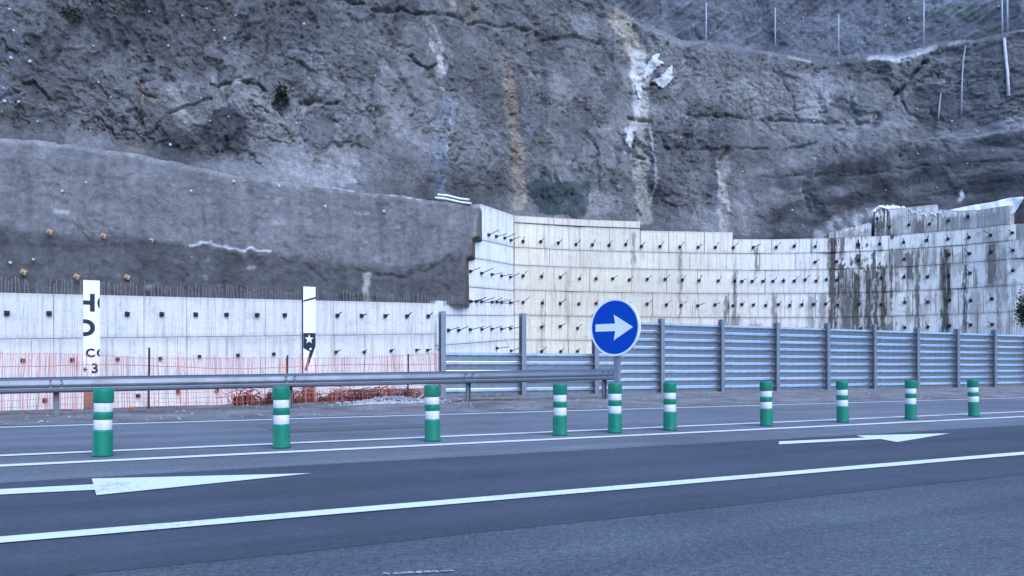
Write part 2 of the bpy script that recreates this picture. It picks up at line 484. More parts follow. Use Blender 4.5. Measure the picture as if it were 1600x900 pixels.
# worn remains of an old dashed line at the bottom of the view
for k in range(9):
    x0 = 598 + k * 12.5 + random.uniform(-3, 3)
    y0 = 897.5 - k * 0.55
    flat('worn_paint', [(x0, y0 + random.uniform(1, 3)), (x0 + 3, y0 - random.uniform(1, 2)), (x0 + 13, y0 - random.uniform(0.5, 2)), (x0 + 12, y0 + random.uniform(0.5, 2.4))], 0.006, M['worn'], road)

# ------------------------------------------------------------------ plan of the walls and cliff (distance per picture column)
def YL(x): return 24.5 * 2113 / (2123 - x)                 # low wall
def YR(x): return 45.0 * 467 / (1270 - x)                  # return wall
MAINX = [803, 850, 900, 950, 1000, 1050, 1100, 1150, 1200, 1250, 1300, 1350, 1400, 1450, 1500, 1550, 1600, 1650]
_my = [(803, 45), (900, 46.2), (1000, 46.9), (1100, 47.35), (1200, 47.5), (1300, 47.1), (1400, 46), (1500, 44.3), (1600, 42.1), (1640, 41.5), (1700, 42.9), (1800, 46.0), (1900, 49.7), (2100, 58.8)]
def YM(x): return I(x, *_my)
def slab_top(x): return I(x, (-700, 190), (-200, 205), (0, 213), (100, 222), (200, 240), (300, 262), (400, 280), (500, 292), (640, 308), (750, 321))
def slab_bot(x): return I(x, (-700, 441), (0, 457), (365, 466), (683, 474), (760, 476))
SC = 0.24
def lean(Yb, yb, y, c):
    hb = H + (HY - yb) * Yb / F
    return (Yb + (H - hb) * c) / (1 - (HY - y) * c / F)
def slab_Y(x, y): return lean(YL(np.minimum(x, 760)) + 0.35, slab_bot(x), y, SC)

# ------------------------------------------------------------------ cliff
def cliff_base(x):
    return np.where(x < 748, slab_top(x), I(x, (748, 322), (803, 337), (1000, 347), (1002, 361), (1145, 364), (1147, 374), (1300, 370), (1365, 350), (1372, 322), (1480, 330), (1600, 312), (1900, 300)))
def cliff_Yb(x):
    left = slab_Y(x, slab_top(x)) + 1.2
    right = YM(np.clip(x, 803, 2100)) + 0.75 + 0.9 * sstep(1365, 1400, x)
    t = sstep(690, 815, x)
    return left * (1 - t) + right * t
def bench(x): return I(x, (820, -420), (905, -60), (945, 8), (985, 30), (1050, 62), (1130, 72), (1210, 80), (1310, 96), (1370, 90), (1400, 88), (1450, 77), (1530, 62), (1600, 50), (1900, 20))
def cliff_Y0(x, y):
    yb = cliff_base(x); Yb = cliff_Yb(x)
    # smooth version of the base line so that the surface does not inherit its steps
    return lean(Yb, yb, np.minimum(y, yb), 0.30)
def build_cliff():
    xs = np.concatenate([np.arange(-700, -30, 12), np.arange(-30, 1640, 1.55), np.arange(1640, 2300, 14)])
    ys = np.concatenate([np.arange(-520, -20, 9), np.arange(-20, 386, 1.45), np.arange(386, 470, 12)])
    xg, yg = np.meshgrid(xs, ys, indexing='xy')
    kern = lambda f: (f(xg - 40) + f(xg - 20) + f(xg) + f(xg + 20) + f(xg + 40)) / 5
    yb = kern(cliff_base); Yb = kern(cliff_Yb)
    Y = lean(Yb, yb, np.minimum(yg, yb), 0.30)
    up = sstep(3, -9, yg - bench(xg) + 6 * fbm(xg / 60, yg / 60, 3, 5))
    Y = Y + up * 5.5
    X = (xg - CX) / F * Y; Zh = H + (HY - yg) / F * Y
    s, h = X + 0.35 * Y, Zh
    # warp
    wx = fbm(s / 2.2, h / 2.2, 5, 11, 0.6) * 1.3; wy = fbm(s / 2.2, h / 2.2, 5, 23, 0.6) * 1.3
    big = fbm(s / 11, h / 16, 3, 31)
    ribs = fbm((s + wx) / 2.6, h / 9, 3, 37)
    mid = fbm((s + wx) / 2.6, (h + wy) / 2.1, 5, 41, 0.55)
    # flakes: terraced noise gives sharp broken edges
    t = fbm((s + wx * 0.9) / 3.0, (h + wy * 0.9) / 2.8, 6, 53, 0.62) * 5.0
    fr = t - np.floor(t)
    terr = (np.floor(t) + sstep(0.0, 0.16, fr)) / 5.0
    t2 = fbm((s + wx) / 1.3, (h - wy) / 0.9, 4, 67, 0.55) * 4.0
    fr2 = t2 - np.floor(t2)
    terr2 = (np.floor(t2) + sstep(0.0, 0.2, fr2)) / 4.0
    fine = fbm(s / 0.42, h / 0.42, 4, 71, 0.6)
    rg = ridged((s + wx * .5) / 1.7, (h + wy * .5) / 1.5, 5, 83)
    # where the sprayed concrete is smooth and where rock breaks through
    smooth_r = sstep(1060, 1180, xg) * sstep(165, 215, yg)
    smooth_m = sstep(840, 880, xg) * (1 - sstep(980, 1010, xg)) * sstep(60, 120, yg) * 0.6
    smooth_n = sstep(-0.05, 0.3, fbm(s / 7, h / 7, 3, 91)) * 0.6
    sm = np.clip(smooth_r * 0.95 + smooth_m + smooth_n, 0, 0.9)
    rgh = 1 - sm
    d = 1.3 * big + 0.45 * ribs + 0.26 * mid * (0.4 + 0.6 * rgh) + 0.5 * terr * (0.35 + 0.65 * rgh) + 0.20 * terr2 * (0.2 + 0.8 * rgh) + 0.10 * (rg - 0.5) * rgh + (0.02 + 0.085 * rgh) * fine + 0.06 * (0.3 + 0.7 * rgh) * np.minimum(fbm(s / 0.9, h / 0.7, 3, 79), 0.05)
    # upright creases between buttresses, thin cracks, broken hollows
    cr1 = np.abs(fbm((s + wx * 0.6) / 3.6, (h + wy * 0.4) / 13, 4, 171, 0.5))
    crease = np.exp(-(cr1 / 0.05) ** 2) * sstep(-0.15, 0.2, fbm(s / 6, h / 6, 3, 173)) * (1 - 0.8 * smooth_r)
    cr2 = np.abs(fbm((s + wx) / 3.2, (h + wy) / 3.2, 5, 175, 0.6))
    crack = np.exp(-(cr2 / 0.016) ** 2) * sstep(0.0, 0.25, fbm(s / 5, h / 4, 3, 177))
    hol = sstep(0.28, 0.36, fbm((s + wx) / 2.2, (h + wy) / 1.5, 5, 179, 0.6)) * (1 - smooth_r)
    d = d - 0.30 * crease - 0.18 * crack - 0.16 * hol
    # upper tier: slanting schist beds
    a = R(38)
    u1 = s * math.cos(a) + h * math.sin(a); v1 = -s * math.sin(a) + h * math.cos(a)
    beds = ridged(u1 / 5, v1 / 0.8, 4, 101)
    d = d * (1 - 0.5 * up) + up * (0.28 * (beds - 0.5) + 0.8 * fbm(s / 4, h / 4, 4, 103))
    # named features: ledges, cracks, gullies
    wn = 5 * fbm(xg / 26, yg / 26, 4, 7) * 1.6
    xw, yw = xg + wn, yg + 4.5 * fbm(xg / 22, yg / 22, 4, 9) * 1.6
    def groove(pts, wd, dep):
        return -0.95 * dep * np.exp(-(seg_dist(xw, yw, pts) / (wd * 0.75)) ** 2) * sstep(-0.6, 0.1, fbm(xg / 30, yg / 30, 3, 63))
    d += groove([(1368, 192), (1400, 150), (1447, 96)], 4.5, 0.6)
    d += groove([(1062, 178), (1200, 182), (1290, 188), (1360, 187)], 4, 0.30)
    d += groove([(170, 215), (205, 222), (235, 202), (262, 172), (300, 158), (330, 150)], 2.5, 0.22)
    d += groove([(213, 128), (222, 140), (250, 150)], 2.5, 0.3)
    d += groove([(640, 80), (672, 104), (690, 98)], 3, 0.45)
    d += groove([(855, 58), (905, 54), (945, 66), (960, 95)], 4, 0.35)
    d += groove([(530, -10), (600, 12), (690, 14), (760, 33), (838, 40)], 4, 0.35)
    d += groove([(985, 182), (1020, 186)], 4, 0.5)
    d += groove([(995, 205), (993, 235), (1008, 245)], 3, 0.5)
    d += groove([(998, 330), (1004, 345)], 5, 0.6)
    d += groove([(850, 50), (855, 120), (852, 190)], 5, 0.35)
    d += groove([(1120, 262), (1136, 232)], 4, 0.6)
    d += groove([(1040, 228), (1150, 232), (1230, 233), (1275, 222)], 3, 0.22)
    d += groove([(1180, 278), (1330, 272), (1430, 262), (1600, 250)], 3, 0.12)
    d += groove([(330, 125), (400, 128), (415, 138)], 3, 0.4)
    d += groove([(470, 155), (530, 158)], 3, 0.4)
    # ledge: lower face stands proud of the upper one on the right
    d += 0.55 * sstep(-2, 4, yw - I(xw, (1060, 184), (1380, 222), (1480, 214), (1600, 204))) * sstep(1080, 1150, xg)
    d = d - 0.35
    d *= sstep(-4, 40, yb - yg) * 0.85 + 0.15
    d = np.where(yg > yb, np.minimum(d, 0.1) * 0.3, d)
    # relief stands out square to the face as it runs in plan
    def plan_normal():
        xm = np.clip(xg[0], -400, 1700); a0, a1 = xm - 160, xm + 160
        Ya, Yb_ = cliff_Yb(a0), cliff_Yb(a1)
        tx = (a1 - CX) / F * Yb_ - (a0 - CX) / F * Ya; ty = Yb_ - Ya
        L = np.hypot(tx, ty)
        return ty / L, -tx / L
    n_x, n_y = plan_normal()
    P = np.stack([X + d * n_x[None] * 0.6, Y + d * (n_y[None] * 0.6 - 0.4), Zh], -1)
    # ---- colour of the surface itself
    base = np.array([0.165, 0.160, 0.160])
    v = 1 + 0.42 * fbm(s / 4, h / 6, 5, 111) + 0.34 * fbm(s / 0.8, h / 0.8, 5, 113, 0.7) + 0.3 * fbm(s / 0.25, h / 0.25, 3, 115, 0.7) + 0.22 * mid
    v = v * (1 + 0.20 * fbm(s / 0.55, h / 4.5, 3, 119))
    plate = _hash(np.floor(t), np.floor(t * 0 + 3), 5) - 0.5          # each broken plate of sprayed concrete has its own grey
    plate2 = _hash(np.floor(t2), np.floor(t), 9) - 0.5
    v = v * (1 + 0.34 * plate + 0.20 * plate2 * rgh)
    coat = sstep(0.02, 0.06, fbm((s + wx) / 6.5, (h + wy) / 5.0, 5, 127, 0.55))
    v = v * (0.86 + 0.26 * coat)
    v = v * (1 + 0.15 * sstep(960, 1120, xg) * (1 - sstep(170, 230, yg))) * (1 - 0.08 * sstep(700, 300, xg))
    C = base[None, None, :] * np.clip(v, 0.35, 2)[..., None]
    tone = fbm(s / 9, h / 5, 4, 181)
    C = C * (1 + 0.35 * np.clip(tone * 2, -1, 1))[..., None]
    def paint(mask, c, k):
        nonlocal C
        mk_ = np.clip(mask * k, 0, 1)[..., None]
        C = C * (1 - mk_) + np.array(c) * np.clip(v, 0.6, 1.5)[..., None] * mk_
    brk = sstep(-0.25, 0.2, fbm(s / 0.7, h / 1.1, 4, 131, 0.65))
    def stroke(pts, wd, c, k, soft=0.5, br=1.0):
        dd = seg_dist(xw, yw, pts)
        paint(sstep(wd, wd * (1 - soft) - 0.01, dd) * (1 - br + br * brk), c, k)
    def region(poly, c, k, soft=1.0):
        mk_ = in_poly(xw, yw, poly).astype(float)
        paint(mk_, c, k)
    ochre = (0.36, 0.30, 0.21); pale = (0.50, 0.48, 0.45); blue = (0.20, 0.235, 0.29); darkr = (0.075, 0.078, 0.088); wet = (0.036, 0.036, 0.039)
    # bare dark rock windows in the sprayed concrete
    region([(312, 205), (330, 170), (365, 155), (388, 180), (388, 225), (372, 238), (345, 228)], darkr, 0.75)
    region([(470, 200), (478, 165), (520, 160), (530, 200), (515, 235), (480, 240)], darkr, 0.6)
    region([(250, 235), (255, 200), (285, 190), (310, 212), (330, 240), (300, 250)], darkr, 0.55)
    stroke([(10, 30), (25, 90), (15, 140)], 26, blue, 0.35)
    stroke([(150, 10), (160, 70)], 20, darkr, 0.5)
    stroke([(470, 20), (480, 90)], 22, blue, 0.3)
    stroke([(685, 40), (698, 130)], 10, pale, 0.55)
    stroke([(702, 160), (692, 220), (688, 300)], 17, blue, 0.75)
    stroke([(706, 150), (700, 240)], 4, pale, 0.5)
    stroke([(790, 85), (797, 130)], 9, ochre, 0.85, br=0.7)
    stroke([(797, 130), (800, 190), (806, 240), (812, 320)], 12, ochre, 0.75, br=0.4)
    stroke([(822, 165), (828, 200)], 13, blue, 0.6)
    stroke([(965, 28), (985, 60), (998, 85)], 19, (0.42, 0.37, 0.29), 0.9, br=0.3)
    stroke([(998, 85), (1004, 130), (1006, 180)], 17, pale, 0.95, br=0.3)
    stroke([(1000, 192), (1004, 250), (1008, 338)], 16, (0.46, 0.43, 0.38), 0.9, br=0.25)
    stroke([(1018, 190), (1024, 250), (1030, 290), (1020, 310)], 2.2, (0.45, 0.45, 0.46), 0.9, br=0.2)
    stroke([(983, 200), (984, 232)], 6, (0.48, 0.5, 0.53), 0.8, br=0.6)
    stroke([(1127, 248), (1130, 300), (1131, 372)], 10, (0.38, 0.35, 0.31), 0.85, br=0.2)
    stroke([(1122, 255), (1126, 320)], 2.5, (0.5, 0.48, 0.44), 0.7, br=0.3)
    stroke([(225, 175), (215, 135), (240, 150)], 8, ochre, 0.45)
    stroke([(180, 228), (215, 232), (240, 236)], 7, ochre, 0.6)
    stroke([(255, 178), (285, 172)], 8, ochre, 0.4)
    stroke([(335, 118), (350, 126), (375, 128)], 6, pale, 0.6)
    stroke([(708, 0), (760, 10), (745, 25)], 12, ochre, 0.35)
    stroke([(1235, 84), (1272, 90)], 4, (0.5, 0.49, 0.47), 0.8)
    stroke([(1362, 88), (1408, 90), (1460, 76)], 5.5, (0.55, 0.54, 0.52), 0.9, br=0.4)
    stroke([(1480, 70), (1500, 67)], 3, (0.5, 0.49, 0.47), 0.7)
    for (x0, y0, x1, y1, wd, k) in ((1253, 268, 1256, 310, 2, .5), (1275, 244, 1274, 285, 2, .4), (1086, 190, 1089, 216, 1.5, .5), (1130, 205, 1126, 217, 1.3, .5), (470, 170, 508, 235, 0.1, 0)):
        stroke([(x0, y0), (x1, y1)], wd, pale, k, br=0.2)
    # wet, darker apron on the right
    ap = sstep(-8, 10, yw - I(xg, (1140, 300), (1200, 262), (1380, 240), (1480, 214), (1600, 204))) * sstep(1130, 1230, xg)
    paint(ap * (0.55 + 0.45 * sstep(-0.3, 0.2, fbm(s / 2.4, h / 1.0, 4, 141))), wet, 0.9)
    stroke([(1380, 222), (1480, 213), (1600, 205)], 2.2, (0.2, 0.195, 0.16), 0.7, br=0.2)
    # white lime wash above the right-hand wall
    stroke([(1290, 362), (1330, 350), (1370, 340)], 22, (0.45, 0.45, 0.45), 0.85, br=0.75)
    stroke([(1504, 300), (1500, 315)], 4, (0.6, 0.6, 0.6), 0.9)
    # far tier: toned bluish, some green
    paint(up * 0.8, (0.115, 0.125, 0.148), 0.9)
    paint(up * sstep(0.05, 0.3, fbm(s / 5, h / 4, 4, 151)) * sstep(1330, 1500, xg), (0.075, 0.095, 0.065), 0.75)
    paint(up * sstep(0.6, 0.8, beds) * 0.5, (0.24, 0.25, 0.27), 0.6)
    # lime on broken edges
    edge = sstep(0.16, 0.05, np.abs(fr - 0.08)) * sstep(0.1, 0.35, fbm(s / 2.2, h / 2.2, 3, 161))
    paint(edge, (0.3, 0.29, 0.28), 0.35 * (1 - smooth_r))
    C = np.concatenate([C, np.clip(0.45 + 0.8 * rgh - 0.2 * coat, 0.35, 1)[..., None]], -1)
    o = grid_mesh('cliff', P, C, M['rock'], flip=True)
    return tag(o, kind='structure'), xs, ys, P
cliff, CXS, CYS, CP = build_cliff()
def on_cliff(px, py, off=0.05):
    """point on the built cliff surface seen near picture position px, py"""
    i = int(np.argmin(np.abs(CXS - px))); best = None
    sub = CP[:, max(i-12, 0):i+13].reshape(-1, 3)
    u = CX + F * sub[:, 0] / sub[:, 1]; v = HY - F * (sub[:, 2] - H) / sub[:, 1]
    dd = (u - px) ** 2 + (v - py) ** 2
    near = np.argsort(dd)[:4]
    k = near[np.argmin(sub[near, 1])]
    p = Vector(sub[k]); 
    return W(px, py, p.y - off)

# ------------------------------------------------------------------ smooth sprayed-concrete slope above the low wall
def build_slab():
    xs = np.concatenate([np.arange(-700, -30, 14), np.arange(-30, 700, 2.2), np.linspace(700, 748, 26)])
    nv = 130
    tv = np.linspace(-0.06, 1, nv)
    T, Xp = np.meshgrid(tv, xs, indexing='ij')
    yb, yt = slab_bot(Xp), slab_top(Xp) + 3.5 * fbm(Xp / 38, Xp * 0, 5, 231, 0.65)
    T = np.where(Xp > 672, np.maximum(T, 0.0), T)
    Yp_ = yb + (yt - yb) * T
    # right-hand end slants from 726 at the bottom to 749 at the top
    xr = 727 + 10 * sstep(0.46, 0.50, T) + 11 * sstep(0.66, 0.70, T)
    xg = np.where(Xp > 690, 690 + (Xp - 690) * (xr - 690) / (748 - 690), Xp)
    Y = slab_Y(xg, Yp_)
    X = (xg - CX) / F * Y; Zh = H + (HY - Yp_) / F * Y
    s, h = X + 0.7 * Y, Zh
    d = 0.35 * fbm(s / 6, h / 5, 3, 201) + 0.20 * fbm(s / 1.3, h / 1.3, 4, 203) + 0.06 * fbm(s / 0.3, h / 0.3, 3, 205)
    tt = fbm(s / 2.6, h / 1.8, 5, 207) * 4; ft = tt - np.floor(tt); d = d + 0.05 * (np.floor(tt) + sstep(0, 0.12, ft))
    wn = 9 * fbm(xg / 30, Yp_ / 30, 4, 7)
    xw, yw = xg + wn, Yp_ + 8 * fbm(xg / 24, Yp_ / 24, 4, 9)
    def groove(pts, wd, dep):
        return -dep * np.exp(-(seg_dist(xw, yw, pts) / wd) ** 2)
    d += groove([(470, 405), (490, 425), (508, 438)], 3, 0.12)
    d += groove([(560, 424), (590, 428), (620, 436), (660, 425), (700, 405)], 2.5, 0.12)
    d += 0.06 * sstep(-3, 3, I(xw, (0, 378), (300, 386), (560, 424), (620, 434), (700, 402), (750, 380)) - yw)   # upper coat laps over the lower
    d += groove([(742, 335), (730, 380), (712, 430)], 4, 0.15)
    d *= sstep(0.0, 0.06, T) * (1 - 0.5 * sstep(705, 726, xg))
    P = np.stack([X, Y - d, Zh + 0.2 * d], -1)
    v = 1 + 0.25 * fbm(s / 3, h / 5, 4, 211) + 0.22 * fbm(s / 0.5, h / 6, 3, 213) + 0.30 * fbm(s / 0.45, h / 0.45, 4, 215, 0.65) + 0.2 * fbm(s / 1.6, h / 1.2, 4, 217)
    C = np.array([0.160, 0.155, 0.156])[None, None] * v[..., None]
    def paint(mask, c, k):
        nonlocal C
        mm = np.clip(mask * k, 0, 1)[..., None]
        C = C * (1 - mm) + np.array(c) * v[..., None] * mm
    low = sstep(-6, 8, yw - I(xg, (0, 356), (80, 362), (230, 374), (300, 384), (430, 398), (560, 412), (640, 418), (700, 402), (750, 385)))
    paint(low, (0.072, 0.070, 0.072), 0.85)
    paint(sstep(0.25, 0.45, fbm(s / 0.9, h / 0.5, 4, 241)) * sstep(0.0, 0.3, fbm(s / 5, h / 3, 3, 243)), (0.3, 0.29, 0.28), 0.55)
    paint(sstep(0.12, 0.3, fbm(s / 0.5, h / 4, 4, 245)) * (1 - low), (0.11, 0.107, 0.11), 0.4)
    paint(sstep(0.1, 0.4, fbm(s / 1.4, h / 7, 4, 221)), (0.11, 0.108, 0.11), 0.5)
    def stroke(pts, wd, c, k):
        paint(sstep(wd, wd * 0.4, seg_dist(xw, yw, pts)), c, k)
    stroke([(300, 384), (340, 384), (385, 390), (425, 396)], 2.4, (0.5, 0.5, 0.5), 0.9)
    stroke([(575, 430), (574, 468)], 9, (0.36, 0.34, 0.29), 0.75)
    stroke([(492, 290), (540, 296), (590, 300), (655, 309)], 3.0, (0.6, 0.61, 0.62), 0.95)
    stroke([(80, 326), (105, 328)], 5, (0.4, 0.4, 0.4), 0.7)
    stroke([(40, 270), (42, 330)], 10, (0.12, 0.12, 0.12), 0.5)
    paint(sstep(0.955, 0.985, T), (0.27, 0.265, 0.26), 0.6)
    paint(sstep(-6, -1, xg - xr) * (T < 0.97), (0.10, 0.085, 0.075), 0.7)
    # bench on top, going back to the cliff, and the end face going back
    tops = [P[-1]]
    for k, (dy, dz) in enumerate(((0.12, 0.03), (0.4, 0.02), (1.2, -0.05), (3.0, -0.1))):
        r = P[-1].copy(); r[:, 1] += dy; r[:, 2] += dz; tops.append(r)
    P = np.concatenate([P, np.stack(tops[1:])], 0)
    C = np.concatenate([C, np.repeat(C[-1:], 4, 0) * 0.9], 0)
    ends = []
    for dx, dy in ((0.015, 0.03), (0.04, 0.4), (0.1, 1.2), (0.1, 3.2)):
        c = P[:, -1].copy(); c[:, 0] += dx; c[:, 1] += dy; ends.append(c)
    P = np.concatenate([P, np.stack(ends, 1)], 1)
    C = np.concatenate([C, np.repeat(C[:, -1:], 4, 1)], 1)
    o = grid_mesh('shotcrete_slope', P, C, M['shot'])
    return tag(o, kind='structure')
slab = build_slab()

# bolt heads on both slopes
bolt = MB()
bolt.box(-0.07, 0.07, -0.03, 0.05, -0.07, 0.07); bolt.tube([(0, -0.03, 0), (0, -0.10, 0.01)], 0.03, 6)
bolt_me = bolt.mesh('bolt_head', m_plain('dull_white_bolt', (0.5, 0.5, 0.5), 0.7))
bolt_or = MB()
bolt_or.box(-0.09, 0.09, -0.03, 0.05, -0.07, 0.07, Matrix.Rotation(0.5, 4, 'Y')); bolt_or.tube([(0, -0.03, 0), (0, -0.12, 0.01)], 0.035, 6)
bolt_or_me = bolt_or.mesh('bolt_head_rusty', m_plain('rusty_washer', (0.42, 0.28, 0.16), 0.8, var=0.4, scale=8))
for (x, y) in ((78, 362), (162, 368), (236, 375), (37, 425), (120, 432), (199, 433)):
    Yd = float(slab_Y(np.array(x), np.array(y)))
    inst('bolt_head', bolt_or_me, slab, loc=W(x, y, Yd - 0.12))
for (x, y) in ((52, 405), (16, 410), (222, 262), (264, 268), (134, 285), (97, 298), (298, 298), (435, 290), (365, 283), (600, 330), (300, 402), (508, 322)):
    Yd = float(slab_Y(np.array(x), np.array(y)))
    inst('bolt_head', bolt_me, slab, mat=Matrix.Translation(W(x, y, Yd - 0.06)) @ Matrix.Scale(random.uniform(0.45, 0.8), 4))
rb = random.Random(5)
spots = [(140, 6), (17, 90), (7, 158), (154, 128), (195, 94), (263, 71), (285, 24), (351, 60), (323, 13), (368, 24), (475, 37), (487, 86), (258, 157), (266, 226), (357, 182), (622, 84), (826, 78), (824, 137), (908, 73), (862, 160), (922, 205), (967, 213), (1048, 193), (1120, 110), (1166, 148), (1195, 150), (1246, 131), (1284, 134), (1300, 133), (1379, 153), (1394, 175), (1447, 128), (1475, 128), (1507, 128), (1433, 170), (1324, 200), (1527, 205), (1551, 235), (1434, 240), (1512, 255), (1464, 293), (1384, 297), (1064, 215), (1095, 248), (1160, 268), (1325, 223), (1200, 328), (1238, 328), (1100, 328), (1180, 305), (1220, 305), (1182, 362), (1220, 360), (1254, 14), (1255, 27), (1290, 21), (1243, 50), (1110, 52), (1384, 40), (1420, 28), (1385, 8)]
for _ in range(46):
    spots.append((rb.uniform(0, 1600), rb.uniform(5, 200)))
for (x, y) in spots:
    if y > cliff_base(np.array(float(x))) - 6: continue
    p = on_cliff(x, y, 0.05)
    inst('bolt_head', bolt_me, cliff, mat=Matrix.Translation(p) @ Matrix.Rotation(rb.uniform(-.5, .5), 4, 'Y') @ Matrix.Scale(rb.choice([0.25, 0.3, 0.4, 0.4, 0.5, 0.65]), 4))

# ------------------------------------------------------------------ retaining walls
def panel(parent, A, B, zA0, zA1, zB0, zB1, sA, sB, m, gap=0.016, th=0.25, name='panel'):
    """one cast panel between plan points A and B (front face), bottom / top heights at both ends"""
    A = Vector((A[0], A[1], 0)); B = Vector((B[0], B[1], 0))
    t = (B - A).normalized(); nrm = Vector((t.y, -t.x, 0))
    L = (B - A).length
    off = random.uniform(-0.012, 0.012); til = random.uniform(-0.006, 0.006)
    ch = 0.012
    def pt(u, k, dep, e):      # u along 0..1, k up 0..1, dep depth, e inset
        uu = (gap + e) / L if u == 0 else 1 - (gap + e) / L
        z0 = zA0 + (zB0 - zA0) * uu; z1 = zA1 + (zB1 - zA1) * uu
        z = z0 + gap + e if k == 0 else z1 - gap - e
        p = A + t * (uu * L) + nrm * (off + (til if u else -til) - dep); p.z = z
        return p, (sA + (sB - sA) * uu, z)
    V = []; WC = []; rnd = random.random()
    for dep, e in ((0, ch), (ch, 0), (th, 0)):
        for u, k in ((0, 0), (1, 0), (1, 1), (0, 1)):
            p, c = pt(u, k, dep, e); V.append(p); WC.append((c[0], c[1], rnd))
    Fc = [(0, 1, 2, 3)]
    for r in (0, 4):
        for i in range(4):
            j = (i + 1) % 4
            Fc.append((r + i, r + 4 + i, r + 4 + j, r + j))
    o = mk(name, V, Fc, m, parent)
    at = o.data.attributes.new('wc', 'FLOAT_VECTOR', 'POINT')
    at.data.foreach_set('vector', [x for c in WC for x in c])
    av = o.data.attributes.new('pv', 'FLOAT', 'POINT')
    av.data.foreach_set('value', [0.0, 0.0, 1.0, 1.0] * 3)
    return o
def core(parent, pts, m, back=1.2):
    """solid core behind the panels. pts: (X, Y, z0, z1)"""
    V = []; Fc = []
    for i, (x, y, z0, z1) in enumerate(pts):
        a = Vector(pts[max(i-1, 0)][:2]); b = Vector(pts[min(i+1, len(pts)-1)][:2])
        t = (b - a).normalized(); n = Vector((t.y, -t.x))
        f = Vector((x, y)) - n * 0.12; k = Vector((x, y)) - n * back
        V += [(f.x, f.y, z0), (f.x, f.y, z1), (k.x, k.y, z1), (k.x, k.y, z0)]
    for i in range(len(pts) - 1):
        a, b = 4 * i, 4 * i + 4
        Fc += [(a, b, b+1, a+1), (a+1, b+1, b+2, a+2), (a+2, b+2, b+3, a+3)]
    e = 4 * (len(pts) - 1)
    Fc += [(0, 1, 2, 3), (e+3, e+2, e+1, e)]
    return mk('core', V, Fc, m, parent)
M['core'] = m_plain('joint_concrete', (0.3, 0.28, 0.26), 0.95, var=0.3)
plate = MB(); plate.box(-0.075, 0.075, -0.04, 0.06, -0.075, 0.075)
plate.box(-0.045, 0.045, -0.10, -0.05, -0.045, 0.045)
plate_me = plate.mesh('anchor', M['dark'])
rod = MB(); rod.tube([(0, -0.05, 0), (0, -0.68, 0.15)], 0.02, 6)
rod_me = rod.mesh('bar', M['dark'])
rods = MB(); rods.tube([(0, -0.05, 0), (0, -0.35, 0.1)], 0.027, 6)
rods_me = rods.mesh('bar_short', M['dark'])
def anchor(parent, X, Y, z, nrm, bar='long', sc=1.0):
    ang = math.atan2(nrm.x, -nrm.y)              # local -Y points out of the wall
    a = inst('anchor', plate_me, parent, mat=Matrix.Translation((X + nrm.x * 0.06, Y + nrm.y * 0.06, z)) @ Matrix.Rotation(ang, 4, 'Z') @ Matrix.Rotation(random.uniform(-.15, .15), 4, 'Y') @ Matrix.Scale(sc, 4))
    if bar:
        inst('bar', rod_me if bar == 'long' else rods_me, a, mat=Matrix.Rotation(random.uniform(-.22, .22), 4, 'Z') @ Matrix.Rotation(random.uniform(-.14, .14), 4, 'X') @ Matrix.Diagonal((1, random.uniform(0.75, 1.1), 1, 1)))
    return a
def XY(x, Yf): 
    Y = float(Yf(x)); return Vector(((x - CX) / F * Y, Y))
def zof(x, y, Yf): return float(H + (HY - y) / F * Yf(x))

# --- low wall on the left
m_low = m_wall('concrete_low', (0.66, 0.635, 0.60), (0.60, 0.58, 0.55), None, 0.7)
low = tag(empty('retaining_wall', (*XY(0, YL), -0.7)), 'low white concrete wall with square dark drains behind the red netting', 'wall', kind='thing')
def rel(parent, o):      # keep world placement although parented
    o.matrix_parent_inverse = Matrix.Translation(-Vector(parent.location))
    return o
def jl(x): return I(x, (-400, 533), (0, 530), (683, 522))
edges = [-700, -560, -430, -310, -200, -100, -10, 84, 152, 225, 292, 356, 415, 470, 522, 570, 613, 650, 683.5]
pts = []
for x in edges:
    c = XY(x, YL); pts.append((c.x, c.y, -1.2, zof(x, float(slab_bot(x)), YL) - 0.02))
rel(low, core(low, pts, M['core'], 0.9))
low_sets = []
for a, b in zip(edges[:-1], edges[1:]):
    A, B = XY(a, YL), XY(b, YL)
    sA, sB = a / 40, b / 40
    zt = (zof(a, float(slab_bot(a)), YL), zof(b, float(slab_bot(b)), YL))
    zj = (zof(a, float(jl(a)), YL), zof(b, float(jl(b)), YL))
    rel(low, panel(low, A, B, zj[0], zt[0], zj[1], zt[1], sA, sB, m_low, gap=0.005))
    rel(low, panel(low, A, B, -1.1, zj[0], -1.1, zj[1], sA + 3, sB + 3, m_low, gap=0.005))
tl = (XY(600, YL) - XY(0, YL)).normalized(); nl = Vector((tl.y, -tl.x, 0))
def place_l(x, y, bar, sc):
    c = XY(x, YL); rel(low, anchor(low, c.x, c.y, zof(x, y, YL), nl, bar, sc))
for x in (-60, 10, 76, 139, 198, 252, 305, 353, 401, 444, 486, 526, 564, 601, 635, 668):
    place_l(x, 489 + 5 * x / 668, None if x < 500 else 'short', 0.92)
for x, y in ((35, 563), (112, 562), (183, 561), (250, 560), (311, 557), (371, 555), (427, 553), (477, 551), (524, 550), (568, 550), (610, 548), (650, 547), (667, 547), (682, 546)):
    place_l(x, y, None if x < 500 else 'short', 0.72)
for x, y in ((70, 625), (147, 621), (215, 618), (278, 612), (338, 610)):
    place_l(x, y, None, 0.85)
